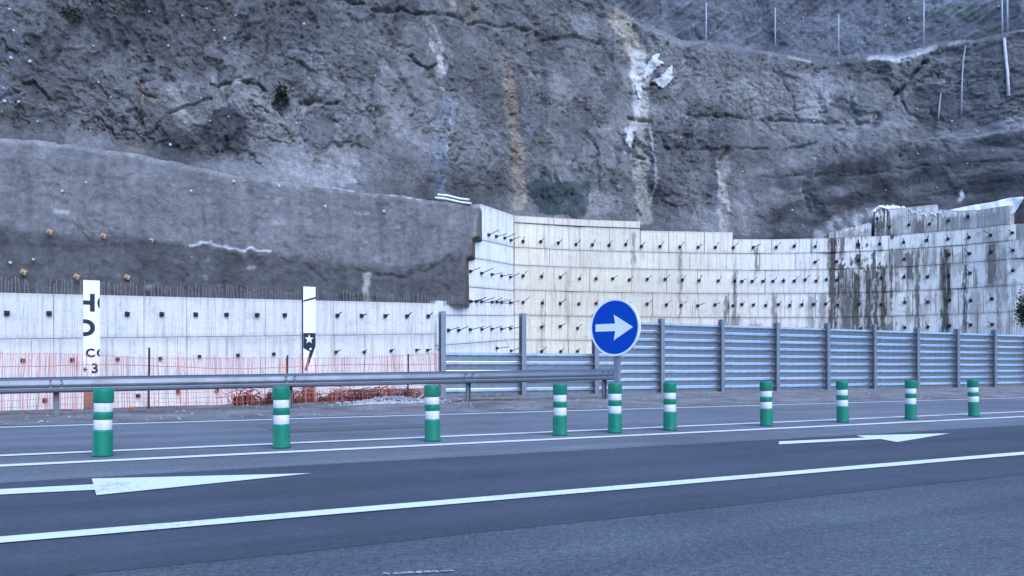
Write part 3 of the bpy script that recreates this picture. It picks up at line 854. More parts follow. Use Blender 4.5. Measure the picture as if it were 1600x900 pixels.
# starter bars sticking out of the top of the wall
rbm = MB(); rbm.tube([(0, 0, -0.05), (0.005, 0, 0.25), (0, 0.02, 0.52)], 0.016, 5); rb_me = rbm.mesh('starter_bar', M['rebar'])
x = -40.0
rr = random.Random(3)
while x < 700:
    x += (5.6 - 1.9 * x / 722) * rr.uniform(0.75, 1.3)
    if rr.random() < 0.1: continue
    Y = YL(x) + 0.16; z = zof(x, float(slab_bot(x)), YL) - 0.03
    hh = rr.uniform(0.75, 1.1) if x < 380 else rr.uniform(0.45, 0.95)
    o = inst('starter_bar', rb_me, low, mat=Matrix.Translation(((x - CX) / F * Y, Y, z)) @ Matrix.Rotation(rr.uniform(-.09, .09), 4, 'Y') @ Matrix.Rotation(rr.uniform(-.02, .1), 4, 'X') @ Matrix.Diagonal((1, 1, hh, 1)))
    rel(low, o)

# --- return wall, going back from the low wall to the main wall
m_ret = m_wall('concrete_return', (0.78, 0.77, 0.75), (0.72, 0.71, 0.69), None, 0.6)
ret = tag(empty('retaining_wall', (*XY(690, YR), -0.5)), 'stepped bluish white concrete wall set at an angle beside the dark slope', 'wall', kind='thing')
def yr(x, y803): return 495 + (y803 - 495) * (1270 - x) / 467
rows = [(600, 531, 683), (531, 493, 683), (493, 474.5, 684), (474.5, 454.5, 728), (454.5, 414, 728), (414, 386.6, 738), (386.6, 336, 750)]
for lo_, hi_, xs_ in rows:
    cuts = [c for c in (683, 706, 728, 748, 764, 778, 791, 803) if c > xs_ + 6]
    cuts = [xs_] + cuts
    pts = []
    for x in (xs_, (xs_ + 803) / 2, 803):
        c = XY(x, YR); pts.append((c.x, c.y, zof(x, yr(x, lo_), YR), zof(x, yr(x, hi_), YR) - 0.02))
    rel(ret, core(ret, pts, M['core'], 0.6))
    for a, b in zip(cuts[:-1], cuts[1:]):
        A, B = XY(a, YR), XY(b, YR)
        rel(ret, panel(ret, A, B, zof(a, yr(a, lo_), YR), zof(a, yr(a, hi_), YR), zof(b, yr(b, lo_), YR), zof(b, yr(b, hi_), YR), a / 12, b / 12, m_ret, gap=0.012))
tr = (XY(803, YR) - XY(690, YR)).normalized(); nr_ = Vector((tr.y, -tr.x, 0))
for lst in ([(762, 367), (774, 369.5), (787, 372), (797, 375.5)],
            [(733.5, 424), (751, 427), (767, 429), (782, 431), (796, 433)],
            [(734, 471), (743, 471), (751, 471.5), (767, 472), (775, 472), (782, 472.5), (796, 473)],
            [(699, 516), (715, 516), (733, 515), (751, 514.5), (767, 514), (782, 514), (796, 513.5)],
            [(775, 544), (797, 548)]):
    for x, y in lst:
        c = XY(x, YR); rel(ret, anchor(ret, c.x, c.y, zof(x, y, YR), nr_, 'long', 0.95))

# --- main curved wall
def S(x): return x / 27.0
stk = []
for (a, b, y0, y1, k) in ((1296, 1306, 520, 366, .95), (1314, 1329, 520, 420, .85), (1331, 1343, 520, 422, .95), (1352, 1362, 520, 418, .95), (1367, 1372, 520, 424, .95), (1376, 1383, 520, 415, .95), (1384, 1389, 460, 395, .5),
                          (1471, 1484, 520, 388, .95), (1506, 1510, 520, 413, .9), (1416, 1427, 440, 390, .85), (1431, 1436, 520, 390, .8), (1417, 1422, 500, 455, .6),
                          (1543, 1556, 450, 376, .8), (1146, 1150, 520, 424, .7), (1133, 1137, 520, 458, .7), (1207, 1213, 520, 458, .6), (1262, 1272, 520, 460, .55), (1280, 1290, 520, 460, .6),
                          (1313, 1320, 398, 340, .85), (1310, 1345, 520, 425, .45), (1346, 1392, 520, 424, .5), (1400, 1412, 420, 388, .7), (1520, 1530, 520, 455, .4), (1565, 1572, 470, 385, .5), (1372, 1376, 398, 340, .5), (1390, 1400, 425, 390, .7), (1443, 1449, 425, 388, .6), (1458, 1462, 425, 388, .6),
                          (1180, 1182.5, 425, 386, .7), (988, 992, 415, 362, .55), (1061, 1064.5, 500, 385, .5), (1140, 1156, 520, 495, .6), (1172, 1188, 520, 505, .5),
                          (1559, 1562, 520, 400, .6), (1523, 1526, 450, 420, .7), (720 * 0 + 884, 890, 500, 420, .3), (846, 849, 560, 470, .35)):
    xm = (a + b) / 2; Ym = float(YM(xm))
    stk.append((S(a), S(b), H + (HY - y0) * Ym / F, H + (HY - y1) * Ym / F, k))

m_right = m_wall('concrete_main', (0.68, 0.615, 0.485), (0.60, 0.53, 0.41), stk, 0.75, (0.70, 0.675, 0.63))
m_upper = m_wall('concrete_upper', (0.72, 0.70, 0.67), (0.60, 0.58, 0.55), [(S(1300), S(1368), 7.5, 9.2, .55), (S(1372), S(1398), 8.5, 9.2, .8), (S(1400), S(1420), 8.5, 9.9, .45), (S(1432), S(1450), 8.5, 9.5, .8), (S(1452), S(1468), 8.5, 9.25, .5), (S(1474), S(1500), 8.5, 9.6, .6), (S(1505), S(1522), 8.5, 9.5, .6), (S(1530), S(1580), 8.5, 9.6, .5)], 0.95)
main = tag(empty('retaining_wall', (*XY(1100, YM), 0)), 'tall curved concrete wall with rows of anchor bars and black water stains', 'wall', kind='thing')
JZ = [-0.4, 1.2, 2.6, 4.0, 5.42, 6.82, 7.82]
def topz(x):
    if x < 1000: return 9.2
    if x < 1145: return 9.1
    return 8.68
rng = random.Random(21)
def course(parent, x0, x1, zf0, zf1, step, m, Yf=YM, dy=0.0, gap=0.009):
    cuts = [x0]
    while cuts[-1] < x1 - 0.6 * step: cuts.append(min(cuts[-1] + step * rng.uniform(0.8, 1.2), x1))
    if cuts[-1] < x1: cuts[-1] = x1
    g = lambda x: XY(x, Yf) + Vector((0, dy))
    # cut long spans on the plan vertices as well so that panels follow the curve
    for a, b in zip(cuts[:-1], cuts[1:]):
        A, B = g(a), g(b)
        rel(parent, panel(parent, A, B, zf0(a), zf1(a), zf0(b), zf1(b), S(a), S(b), m(a) if callable(m) else m, gap=gap))
    pts = []
    n = max(2, int((x1 - x0) / 16))
    for i in range(n + 1):
        x = x0 + (x1 - x0) * i / n; c = g(x)
        pts.append((c.x, c.y, zf0(x) - 0.0, zf1(x) - 0.025))
    rel(parent, core(parent, pts, M['core'], 0.7))
def mm(x): return m_right
k_ = lambda z: (lambda x: z)
for z0, z1 in zip(JZ[:-1], JZ[1:]):
    course(main, 803.6, 2090, k_(z0), k_(z1), rng.choice([42, 50, 56]), mm)
course(main, 803.6, 1000, k_(7.82), k_(9.2), 52, mm)
course(main, 803.6, 1000, k_(9.22), k_(9.62), 66, mm, dy=-0.05)
course(main, 1000.5, 1145, k_(7.82), k_(9.1), 48, mm)
course(main, 1145.5, 2090, k_(7.82), k_(8.68), 60, mm)
course(main, 1300, 1368, k_(8.72), lambda x: float(I(x, (1300, 9.1), (1368, 9.6))), 34, m_upper, dy=0.5)
course(main, 1371, 1470, k_(8.72), k_(10.28), 44, m_upper, dy=0.35)
course(main, 1471, 1585, k_(8.72), lambda x: float(I(x, (1471, 10.0), (1520, 9.72), (1585, 9.75))), 38, m_upper, dy=0.35)
def anc_row(xs, z, sc=1.0):
    for x in xs:
        a, b = XY(x - 20, YM), XY(x + 20, YM)
        t = (b - a).normalized(); n_ = Vector((t.y, -t.x, 0))
        c = XY(x, YM)
        rel(main, anchor(main, c.x, c.y, z + random.uniform(-.05, .05), n_, 'long', sc))
anc_row([817, 844.6, 872, 899.5, 925.5, 951.5, 977.5, 1002, 1031, 1062, 1090.6, 1117.5, 1145.5, 1176.7, 1212.8, 1241, 1273.5, 1342, 1374.6, 1412, 1448, 1481.5, 1514.5, 1548.5, 1582], 8.2)
anc_row([1273.5, 1307, 1342, 1413, 1483, 1515, 1549, 1583], 7.3)
anc_row([817, 846, 875, 905, 931, 957, 983, 1011, 1039, 1066, 1092, 1122, 1148, 1159, 1175, 1192, 1207.6, 1224, 1241, 1258, 1275, 1291, 1308, 1377, 1413, 1449.5, 1483, 1516, 1583], 6.2)
anc_row([817, 847, 875, 904, 931, 983, 1011, 1041, 1064, 1090, 1117, 1145, 1159, 1177, 1196, 1216, 1234, 1253, 1271, 1290, 1309, 1343, 1377, 1414, 1450, 1484, 1517, 1550], 4.75)
anc_row([846, 875, 902, 1218, 1253, 1345, 1414, 1450, 1484, 1517, 1551], 3.36)
anc_row([846, 876, 902], 1.97)
for x, z in ((1375, 9.75), (1394, 9.2), (1425, 9.25), (1457, 9.2), (1487, 9.3), (1518, 9.4)):
    c = XY(x, YM); rel(main, anchor(main, c.x, c.y + 0.35, z, Vector((-0.3, -0.95, 0)).normalized(), 'long', 0.9))

# ------------------------------------------------------------------ torn white sheet over the right-hand wall top
def draped(name, outline_top, outline_bot, Yf, m, n=40, rows=8, amp=0.06, seed=0, parent=None, th=0.03):
    xs_ = np.linspace(outline_top[0][0], outline_top[-1][0], n)
    tv = np.linspace(0, 1, rows)
    Xg, T = np.meshgrid(xs_, tv, indexing='xy')
    yt = I(Xg, *outline_top); yb = I(Xg, *outline_bot)
    yg = yt + (yb - yt) * T
    Y = Yf(Xg, T) - amp * (1 + fbm(Xg / 14, yg / 14, 3, seed) * 2)
    P = np.stack([(Xg - CX) / F * Y, Y, H + (HY - yg) / F * Y], -1)
    o = grid_mesh(name, P, None, m, parent)
    md = o.modifiers.new('thick', 'SOLIDIFY'); md.thickness = th; md.offset = -1
    return o
M['geo'] = m_plain('pale_geotextile', (0.66, 0.65, 0.64), 0.85, var=0.2, scale=1.5, dirt=((0.3, 0.29, 0.28), 0.5))
sheet = draped('plastic_sheet', [(1476, 331), (1490, 327), (1520, 321), (1557, 315), (1562, 313), (1580, 309), (1599, 308)],
               [(1476, 332), (1500, 338), (1540, 340), (1570, 336), (1584, 335), (1590, 325), (1600, 309)],
               lambda x, T: YM(np.minimum(x, 1650)) + 1.0 - 0.55 * T, M['geo'], 46, 9, 0.08, 4)
tag(sheet, 'white sheet draped along the sloping top edge above the stained wall', 'sheet')

def skin_patch(name, poly, m, off, seed, rag=3.0, th=0.03, bulge=0.1):
    """a sheet that lies on the cliff inside a ragged outline"""
    ci = np.where((CXS > min(p[0] for p in poly) - 14) & (CXS < max(p[0] for p in poly) + 14))[0]
    ri = np.where((CYS > min(p[1] for p in poly) - 40) & (CYS < max(p[1] for p in poly) + 40))[0]
    sub = CP[ri[0]:ri[-1] + 1, ci[0]:ci[-1] + 1]
    u = CX + F * sub[..., 0] / sub[..., 1]; v = HY - F * (sub[..., 2] - H) / sub[..., 1]
    ins = in_poly(u + rag * fbm(u / 7, v / 7, 3, seed) * 1.5, v + rag * fbm(u / 7, v / 7, 3, seed + 5) * 1.5, poly)
    Q = sub.copy()
    for _ in range(4):
        Q[1:-1, 1:-1] = (Q[1:-1, 1:-1] + Q[:-2, 1:-1] + Q[2:, 1:-1] + Q[1:-1, :-2] + Q[1:-1, 2:]) / 5
    Q[..., 1] = np.minimum(Q[..., 1], sub[..., 1]) - off - bulge * np.abs(fbm(u / 9, v / 16, 3, seed + 9))
    nr, nc = ins.shape; ids = {}; V = []; Fc = []
    def vid(a, b):
        if (a, b) not in ids: ids[(a, b)] = len(V); V.append(Q[a, b])
        return ids[(a, b)]
    for a in range(nr - 1):
        for b in range(nc - 1):
            if ins[a, b] and ins[a+1, b] and ins[a, b+1] and ins[a+1, b+1]:
                Fc.append((vid(a, b), vid(a+1, b), vid(a+1, b+1), vid(a, b+1)))
    o = mk(name, V, Fc, m, None, True)
    md = o.modifiers.new('thick', 'SOLIDIFY'); md.thickness = th; md.offset = -1
    return o
M['torn'] = m_plain('torn_pale_sheet', (0.44, 0.44, 0.44), 0.7, var=0.3, scale=2.5, dirt=((0.22, 0.21, 0.2), 0.6))
_fl = [40]
rc = random.Random(31)
ct = [(x, float(I(x, (1362, 332), (1371, 323), (1395, 321), (1425, 326), (1479, 331))) + rc.uniform(-1.6, 1.6)) for x in range(1362, 1481, 3)]
cb = [(x, y + (2.5 + 9 * rc.random() ** 2.2)) for x, y in ct]
cap_ = draped('plastic_sheet', ct, cb, lambda x, T: YM(x) + 0.26 + 0.12 * (1 - T), M['geo'], 118, 5, 0.02, 14)
tag(cap_, 'ragged white coating hanging over the top course of the stained wall', 'sheet')
def flake(poly, label):
    _fl[0] += 7
    return tag(skin_patch('torn_sheet', poly, M['torn'], 0.05, _fl[0], 2.5), label, 'sheet')
zx = lambda P: [(530 + a / 2.963, b / 2.963) for a, b in P]
flake(zx([(1405, 335), (1425, 290), (1455, 255), (1500, 233), (1478, 275), (1507, 290), (1462, 325), (1440, 352), (1418, 378), (1400, 362)]), 'upper torn white sheet hanging beside the pale chute on the cliff')
flake(zx([(1545, 300), (1543, 370), (1505, 415), (1472, 402), (1435, 382), (1468, 362), (1498, 345), (1518, 312)]), 'broad torn white sheet hanging just below the upper one on the cliff')
flake(zx([(1365, 385), (1385, 372), (1402, 420), (1398, 470), (1380, 450)]), 'narrow torn white strip at the head of the pale chute')
flake(zx([(1325, 612), (1345, 588), (1368, 600), (1366, 650), (1345, 698), (1328, 675)]), 'small torn white patch halfway down the pale chute')

# green mesh hung on the cliff above the main wall
g = skin_patch('shade_net', [(824, 285), (838, 279), (862, 284), (885, 281), (903, 285), (922, 282), (921, 310), (917, 333), (900, 341), (885, 334), (868, 338), (845, 332), (838, 318), (826, 306)], M['gnet'], 0.08, 91, 3.0, 0.01, 0.25)
tag(g, 'dark green mesh hung on the rock just above the curved wall', 'net')

# white pipes lying on the end of the dark slope
for i, ((x0, y0), (x1, y1)) in enumerate((((684, 304), (733, 312)), ((680, 309), (736, 318)))):
    A = W(x0, y0, float(slab_Y(np.array(x0), np.array(y0))) - 0.05); B = W(x1, y1, float(slab_Y(np.array(x1), np.array(y1))) - 0.12)
    t = MB(); t.tube([A, A.lerp(B, 0.3) + Vector((0, 0, 0.03)), A.lerp(B, 0.7) - Vector((0, 0, 0.02)), B], 0.055, 8)
    tag(t.build('drain_pipe', M['white'], smooth=True), ['upper white pipe lying on the rim where the dark slope ends', 'lower white pipe lying along the rim where the dark slope ends'][i], 'pipe')

# hoses hanging on the cliff
for pts, r, lab in (([(1569, 60), (1571, 85), (1574, 110), (1576, 150)], 0.085, 'thick white drain hose hanging down the cliff under the tallest poles'),
                    ([(1508, 72), (1505, 95), (1503, 130), (1502, 180)], 0.045, 'thin pale drain hose hanging down the cliff beside the thick white one'),
                    ([(1470, 145), (1468, 165), (1466, 186)], 0.05, 'short pale drain hose low on the cliff near the thin long one')):
    t = MB(); Pn = [on_cliff(x, y, 0.1) for x, y in pts]
    t.tube(Pn, r, 7); tag(t.build('drain_hose', M['pipe'] if r < 0.08 else M['torn'], smooth=True), lab, 'hose')
# slender poles standing on the bench
pole_lab = ['slender pale pole on the bench above the torn white sheets', 'slender pale pole second along the bench from the torn white sheets', 'slender pale pole third along the bench above the notch in its edge',
            'slender pale pole on the bench above the white patch on its edge', 'tall pale pole on the bench directly above the thick white hose', 'tall pale pole set just beside the one above the white hose']
for (x, yt, yb), lab in zip(((1103, 4, 72), (1211, 12, 78), (1310, 22, 92), (1443, -6, 76), (1566, -10, 54), (1574, -22, 52)), pole_lab):
    b = on_cliff(x, yb, 0.0); Yd = b.y + 0.3
    t = MB(); A = W(x, yb + 4, Yd); B = W(x, yt, Yd); B.x += random.uniform(-.05, .05)
    t.tube([A, B], [0.06, 0.045], 8)
    o = t.build('pole', M['pipe'], smooth=True); tag(o, lab, 'pole', None)

# ------------------------------------------------------------------ shrubs
def shrub(px, py, Y, rx, rz, n, label, name='shrub', leaf=0.09, drop=0.0, droop=0):
    c = W(px, py, Y)
    base = c - Vector((0, 0, rz * 0.95))
    root = tag(empty(name, base), label, 'shrub')
    r = random.Random(int(px * 7 + py)); st = MB()
    tips = []
    for k in range(9):
        a = r.uniform(0, 6.28); e = r.uniform(0.2, 1)
        tip = Vector((math.cos(a) * rx * e * 0.8, math.sin(a) * rx * e * 0.6, rz * r.uniform(0.9, 1.7)))
        mid = tip * 0.5 + Vector((r.uniform(-.1, .1), r.uniform(-.1, .1), 0.05)) * rx
        st.tube([(0, 0, 0), mid, tip], [0.02, 0.014, 0.006], 4); tips.append((mid, tip))
    st.build('stem', M['twig'], root)
    lv = MB()
    for k in range(n):
        m_, t_ = tips[k % 9]
        p = m_.lerp(t_, r.random()) + Vector((r.gauss(0, .3) * rx, r.gauss(0, .3) * rx, r.gauss(0, .26) * rz))
        q = Matrix.Rotation(r.uniform(0, 6.28), 3, 'Z') @ Matrix.Rotation(r.uniform(-1.2, 1.2), 3, 'X')
        L = leaf * r.uniform(0.6, 1.3)
        lv.add([p, p + q @ Vector((L * .35, L * .5, 0)), p + q @ Vector((0, L, 0.01)), p + q @ Vector((-L * .35, L * .5, 0))], [(0, 1, 2, 3)])
    lv.build('foliage', M['leaf'], root)
    return root
shrub(441, 150, on_cliff(441, 150, 0.25).y, 0.42, 0.6, 420, 'small dark green shrub growing alone out of the cliff face', leaf=0.14)
shrub(110, 22, on_cliff(110, 22, 0.2).y, 0.5, 0.3, 170, 'low dark shrub near the top of the cliff above the dark slope', leaf=0.13)
shrub(1597, 484, 40.6, 0.42, 1.0, 900, 'dark bush growing in front of the stained wall beside the barrier', leaf=0.13)

# ------------------------------------------------------------------ corrugated steel barrier
FP = 22.5
posts_x = [691, 815, 930, 1032, 1129, 1211, 1291, 1363, 1431, 1494, 1553]
post_q = [qat(x, FP) for x in posts_x]
stp = (post_q[-1] - post_q[0]) / (len(post_q) - 1)
post_q = [post_q[0] + stp * i for i in range(len(post_q) + 9)]
fence = tag(empty('steel_barrier', PQ(FP, post_q[0], 0.03), math.atan2(DV.y, DV.x)), 'corrugated galvanised steel barrier with upright posts standing below the curved wall', 'barrier')
PITCH = 0.281
def post_mesh(hh):
    b = MB()
    b.box(-0.08, 0.08, -0.105, -0.09, 0, hh); b.box(-0.08, 0.08, 0.09, 0.105, 0, hh); b.box(-0.006, 0.006, -0.09, 0.09, 0, hh)
    return b.mesh('post', M['galvpost'])
def slat_mesh(L):
    # rolled profile: upper lip stands out and catches the sky, face below lies back
    pr = [(0.040, 0.0), (0.045, 0.015), (0.045, 0.160), (0.038, 0.170), (-0.020, 0.196), (-0.026, 0.201), (-0.026, 0.207), (-0.021, 0.212), (0.030, 0.275), (0.040, 0.2795)]
    V = []; Fc = []
    n = len(pr)
    for xx in (0.012, L - 0.012):
        for (d, z) in pr: V.append((xx, d, z))
        for (d, z) in pr: V.append((xx, d + 0.006, z))
    for i in range(n - 1):
        Fc.append((i, 2 * n + i, 2 * n + i + 1, i + 1)); Fc.append((n + i + 1, 2 * n + n + i + 1, 2 * n + n + i, n + i))
    Fc.append((0, n, 3 * n, 2 * n)); Fc.append((n - 1, 3 * n - 1, 4 * n - 1, 2 * n - 1))
    me = bpy.data.meshes.new('slat'); me.from_pydata(V, [], Fc); me.materials.append(M['galv']); me.update()
    return me
slat_me = slat_mesh(stp)
pm_cache = {}
for i, q in enumerate(post_q):
    px = posts_x[i] if i < len(posts_x) else 1600
    top = {0: 488, 1: 491, 2: 497, 3: 499}.get(i)
    hh = (H + (HY - top) * Yp(px, FP) / F) if top else 2.72 + random.uniform(-.05, .12)
    if i == 2: hh = 2.78
    pmm = pm_cache.setdefault(round(hh, 2), post_mesh(hh))
    inst('post', pmm, fence, loc=(q - post_q[0], 0, 0))
    if i < len(post_q) - 1:
        ns = 5 if i < 2 else 9
        for k in range(ns):
            o = inst('slat', slat_me, fence, mat=Matrix.Translation((q - post_q[0], 0.0 + random.uniform(-.006, .006), 0.03 + k * PITCH)) @ Matrix.Rotation(random.uniform(-.0012, .0012), 4, 'Y') @ Matrix.Rotation(random.uniform(-.02, .02), 4, 'X'))

# ------------------------------------------------------------------ guardrail
GP = 18.85
gq0, gq1 = qat(-420, GP), qat(956, GP)
qa, qb = qat(0, GP), qat(950, GP)
def rail_top(q): return 0.79 + (0.965 - 0.79) * (q - qa) / (qb - qa)
rail = tag(empty('guardrail', PQ(GP, qat(88, GP), 0)), 'galvanised guardrail running along the far road edge and ending at the sign', 'guardrail')
BH = 0.325
def rail_pos(q, d, dz):
    v = PQ(GP - d, q); v.z = rail_top(q) + dz; return v
prof = [(0.0, 0.0), (0.02, -0.003), (0.09, -0.034), (0.105, -0.046), (0.105, -0.064), (0.09, -0.076), (0.015, -0.145), (0.0, -0.160), (0.0, -0.172), (0.015, -0.182), (0.095, -0.222), (0.105, -0.235), (0.105, -0.285), (0.09, -0.300), (0.03, -0.325), (0.02, -0.323)]
def beam(q0, q1, off):
    V = []; Fc = []; n = len(prof)
    for q in (q0, q1):
        for k in (0, 0.005):
            for (d, dz) in prof: V.append(rail_pos(q, d + off - k, dz))
    for i in range(n - 1):
        Fc.append((i, i + 1, 2*n + i + 1, 2*n + i)); Fc.append((n + i + 1, n + i, 3*n + i, 3*n + i + 1))
    Fc.append((0, 2*n, 3*n, n)); Fc.append((n-1, 2*n-1, 4*n-1, 3*n-1)); Fc.append(tuple(range(n)) + tuple(range(2*n-1, n-1, -1))); Fc.append(tuple(range(2*n, 3*n)) + tuple(range(4*n-1, 3*n-1, -1)))
    o = mk('beam', V, Fc, M['rail'], rail); rel(rail, o)
    for p in o.data.polygons: p.use_smooth = False
    return o
pq = [qat(88, GP), qat(453, GP), qat(732, GP)]
pq = [pq[0] - (pq[2] - pq[0]) / 2] + pq + [gq1 - 0.25]
lap = [gq0] + pq[1:4] + [gq1]
for i in range(len(lap) - 1):
    beam(lap[i] - (0.16 if i else 0), lap[i + 1], 0.05 + (0.006 if i % 2 else 0))
# rounded end wing
tv = MB(); n = len(prof); ring = []
for k in range(7):
    a = math.pi * k / 6
    for (d, dz) in prof[2:-2]:
        ring.append(rail_pos(gq1 + math.sin(a) * (0.10 + d), 0.05 - 0.10 + math.cos(a) * (0.10 + d), dz))
nn = len(prof) - 4
tv.add(ring, [(k*nn+i, k*nn+i+1, (k+1)*nn+i+1, (k+1)*nn+i) for k in range(6) for i in range(nn - 1)])
rel(rail, tv.build('end_wing', M['rail'], rail, smooth=True))
for q in pq:
    z0 = float(gz(GP, q)) - 0.1; z1 = rail_top(q) - 0.06
    b = MB(); Mx = Matrix.Translation(PQ(GP, q, 0)) @ Matrix.Rotation(math.atan2(DV.y, DV.x), 4, 'Z')
    b.box(-0.055, 0.055, 0.06, 0.066, z0, z1, Mx); b.box(-0.055, -0.049, -0.03, 0.06, z0, z1, Mx); b.box(0.049, 0.055, -0.03, 0.06, z0, z1, Mx)
    po = rel(rail, b.build('post', M['galvpost'], rail))
    b = MB(); b.box(-0.05, 0.05, -0.05, 0.07, z1 - 0.19, z1 - 0.03, Mx)
    for dz in (-0.07, -0.15):
        for dx in (-0.10, 0.10):
            b.box(dx - 0.014, dx + 0.014, -0.150, -0.12, z1 + dz - 0.014, z1 + dz + 0.014, Mx)
    rel(rail, b.build('spacer_block', M['galvpost'], rail))

# ------------------------------------------------------------------ sign panels (remains of a large lettered board)
ZR = math.atan2(DV.y, DV.x)
PLP = 21.05
def text_part(txt, size, x, z, parent, y=-0.004, xl=-9, xr=9, zl=-9, zh=9, m=None, off=0.03, name='letter'):
    cu = bpy.data.curves.new('txt', 'FONT'); cu.body = txt; cu.size = size; cu.offset = off * size; cu.resolution_u = 6
    to = bpy.data.objects.new('txt', cu); col.objects.link(to)
    dg = bpy.context.evaluated_depsgraph_get(); dg.update()
    me = bpy.data.meshes.new_from_object(to.evaluated_get(dg))
    bpy.data.objects.remove(to)
    bm = bmesh.new(); bm.from_mesh(me)
    bmesh.ops.transform(bm, matrix=Matrix.Translation((x, y, z)) @ Matrix.Rotation(R(90), 4, 'X'), verts=bm.verts)
    for co, no in (((xl, 0, 0), (-1, 0, 0)), ((xr, 0, 0), (1, 0, 0)), ((0, 0, zl), (0, 0, -1)), ((0, 0, zh), (0, 0, 1))):
        bmesh.ops.bisect_plane(bm, geom=bm.verts[:] + bm.edges[:] + bm.faces[:], plane_co=co, plane_no=no, clear_outer=True)
    me2 = bpy.data.meshes.new(name); bm.to_mesh(me2); bm.free(); bpy.data.meshes.remove(me)
    me2.materials.append(m or M['ink'])
    return inst(name, me2, parent)
def sign_panel(px, top_y, wpx, label):
    Y = Yp(px, PLP); k = F / Y
    X = (px - CX) / k
    zt = H + (HY - top_y) / k
    q = qat(px, PLP); root = tag(empty('sign_panel', PQ(PLP, q, -0.05), ZR), label, 'sign panel')
    wv = wpx / k / abs(math.cos(ZR - math.atan2(-(px - CX), F)) ) if False else wpx / k * 1.02
    hw = wv / 2; zb = 0.62
    b = MB(); b.box(-hw, hw, 0, 0.03, zb, zt + 0.05); b.build('panel', M['plank'], root)
    b = MB(); b.box(-hw - 0.004, -hw + 0.05, 0.034, 0.16, zb - 0.05, zt + 0.04); b.box(hw - 0.06, hw - 0.01, 0.034, 0.14, zb - 0.05, zt)
    b.build('frame', M['rust'], root)
    b = MB(); b.box(-hw + 0.01, hw - 0.01, 0.002, 0.20, -0.5, zb - 0.004); b.build('footing', M['wood'], root)
    zc = lambda y: H + (HY - y) / k + 0.05
    return root, hw, zc, k
rt, hw, zc, k = sign_panel(143, 438, 22.5, 'tall narrow white panel with cut dark letters and the number three')
lim = dict(xl=-hw + 0.001, xr=hw - 0.001)
pz = lambda px_: (px_ - 143) / k
def letter(txt, y_top, y_bot, left=None, right=None, xs=1.0, off=0.05):
    o = text_part(txt, 1.0, 0, 0, rt, off=off)
    co = np.array([v.co for v in o.data.vertices]); lo, hi = co.min(0), co.max(0)
    sc = (zc(y_top) - zc(y_bot)) / (hi[2] - lo[2])
    if txt == '+': sc *= 0.6
    ox = pz(left) - lo[0] * sc * xs if left is not None else pz(right) - hi[0] * sc * xs
    oz = zc(y_bot) - lo[2] * sc
    bm = bmesh.new(); bm.from_mesh(o.data)
    bmesh.ops.transform(bm, matrix=Matrix.Translation((ox, 0, oz)) @ Matrix.Diagonal((sc * xs, 1, sc, 1)), verts=bm.verts)
    for co_, no in (((-hw + 0.001, 0, 0), (-1, 0, 0)), ((hw - 0.001, 0, 0), (1, 0, 0))):
        bmesh.ops.bisect_plane(bm, geom=bm.verts[:] + bm.edges[:] + bm.faces[:], plane_co=co_, plane_no=no, clear_outer=True)
    bm.to_mesh(o.data); bm.free()
letter('H', 459, 487, right=147.5, xs=0.95)
letter('O', 459, 487, left=151)
letter('D', 499, 525.5, right=148)
letter('C', 544.5, 558.5, right=147.5, off=0.04)
letter('O', 544.5, 558.5, left=150, off=0.04)
letter('+', 569, 581, right=137.5, off=0.04)
letter('3', 567.5, 583.5, right=152, off=0.04)
rt, hw, zc, k = sign_panel(483.5, 448, 18.5, 'tall narrow white panel with a white star on a dark block')
pz = lambda px_: (px_ - 483.5) / k
def poly_part(name, pts, m, y0):
    V = [(max(-hw, min(hw, pz(x))), y0, zc(y)) for x, y in pts]
    return mk(name, V, [tuple(range(len(V)))], m, rt)
poly_part('stripe', [(474, 472), (474, 469.5), (493, 463.5), (493, 466.5)], M['ink'], -0.004)
poly_part('block', [(474, 520.5), (493, 520), (493, 541), (489, 552), (479.5, 579), (475.5, 579), (484, 549.5), (474, 544)], M['ink'], -0.004)
st = [(483 + 7.2 * (1 if i % 2 == 0 else 0.42) * math.sin(math.pi * i / 5), 530 - 7.6 * (1 if i % 2 == 0 else 0.42) * math.cos(math.pi * i / 5)) for i in range(10)]
c0 = len(st)
mk('star', [(pz(x), -0.008, zc(y)) for x, y in st] + [(pz(483), -0.008, zc(530))], [(i, (i + 1) % 10, 10) for i in range(10)], M['plank'], rt)
poly_part('spot', [(483, 545), (486, 543), (487, 546), (484, 547.5)], M['plank'], -0.008)

# ------------------------------------------------------------------ red netting
NP = 20.55
nq0, nq1 = qat(-160, NP), qat(689, NP)
net = tag(empty('safety_net', PQ(NP, nq0, 0)), 'red plastic safety netting strung between rusty stakes behind the guardrail', 'net')
rn = random.Random(12)
def ntop(q): 
    Y = NV.y * NP + DV.y * q; x = NV.x * NP + DV.x * q
    px = CX + F * x / Y
    return H + (HY - float(I(px, (-200, 549), (0, 551), (130, 553), (232, 556), (300, 556), (448, 560), (637, 553), (690, 552)))) / F * Y
def sag(q, t): return 0.05 * math.sin(q * 2.1 + t * 3) + 0.03 * math.sin(q * 5.3 + 1.7 * t)
nm = MB()
def ribbon(pts, wd):
    V = []; Fc = []
    for i, p in enumerate(pts):
        t = (pts[min(i+1, len(pts)-1)] - pts[max(i-1, 0)]).normalized()
        sd_ = t.cross(NV).normalized() * wd / 2
        V += [p - sd_, p + sd_, p + NV * wd * 0.5]
    for i in range(len(pts) - 1):
        a = 3 * i
        Fc += [(a, a+1, a+4, a+3), (a+1, a+2, a+5, a+4), (a+2, a, a+3, a+5)]
    nm.add(V, Fc)
q = nq0; phs = 0.0
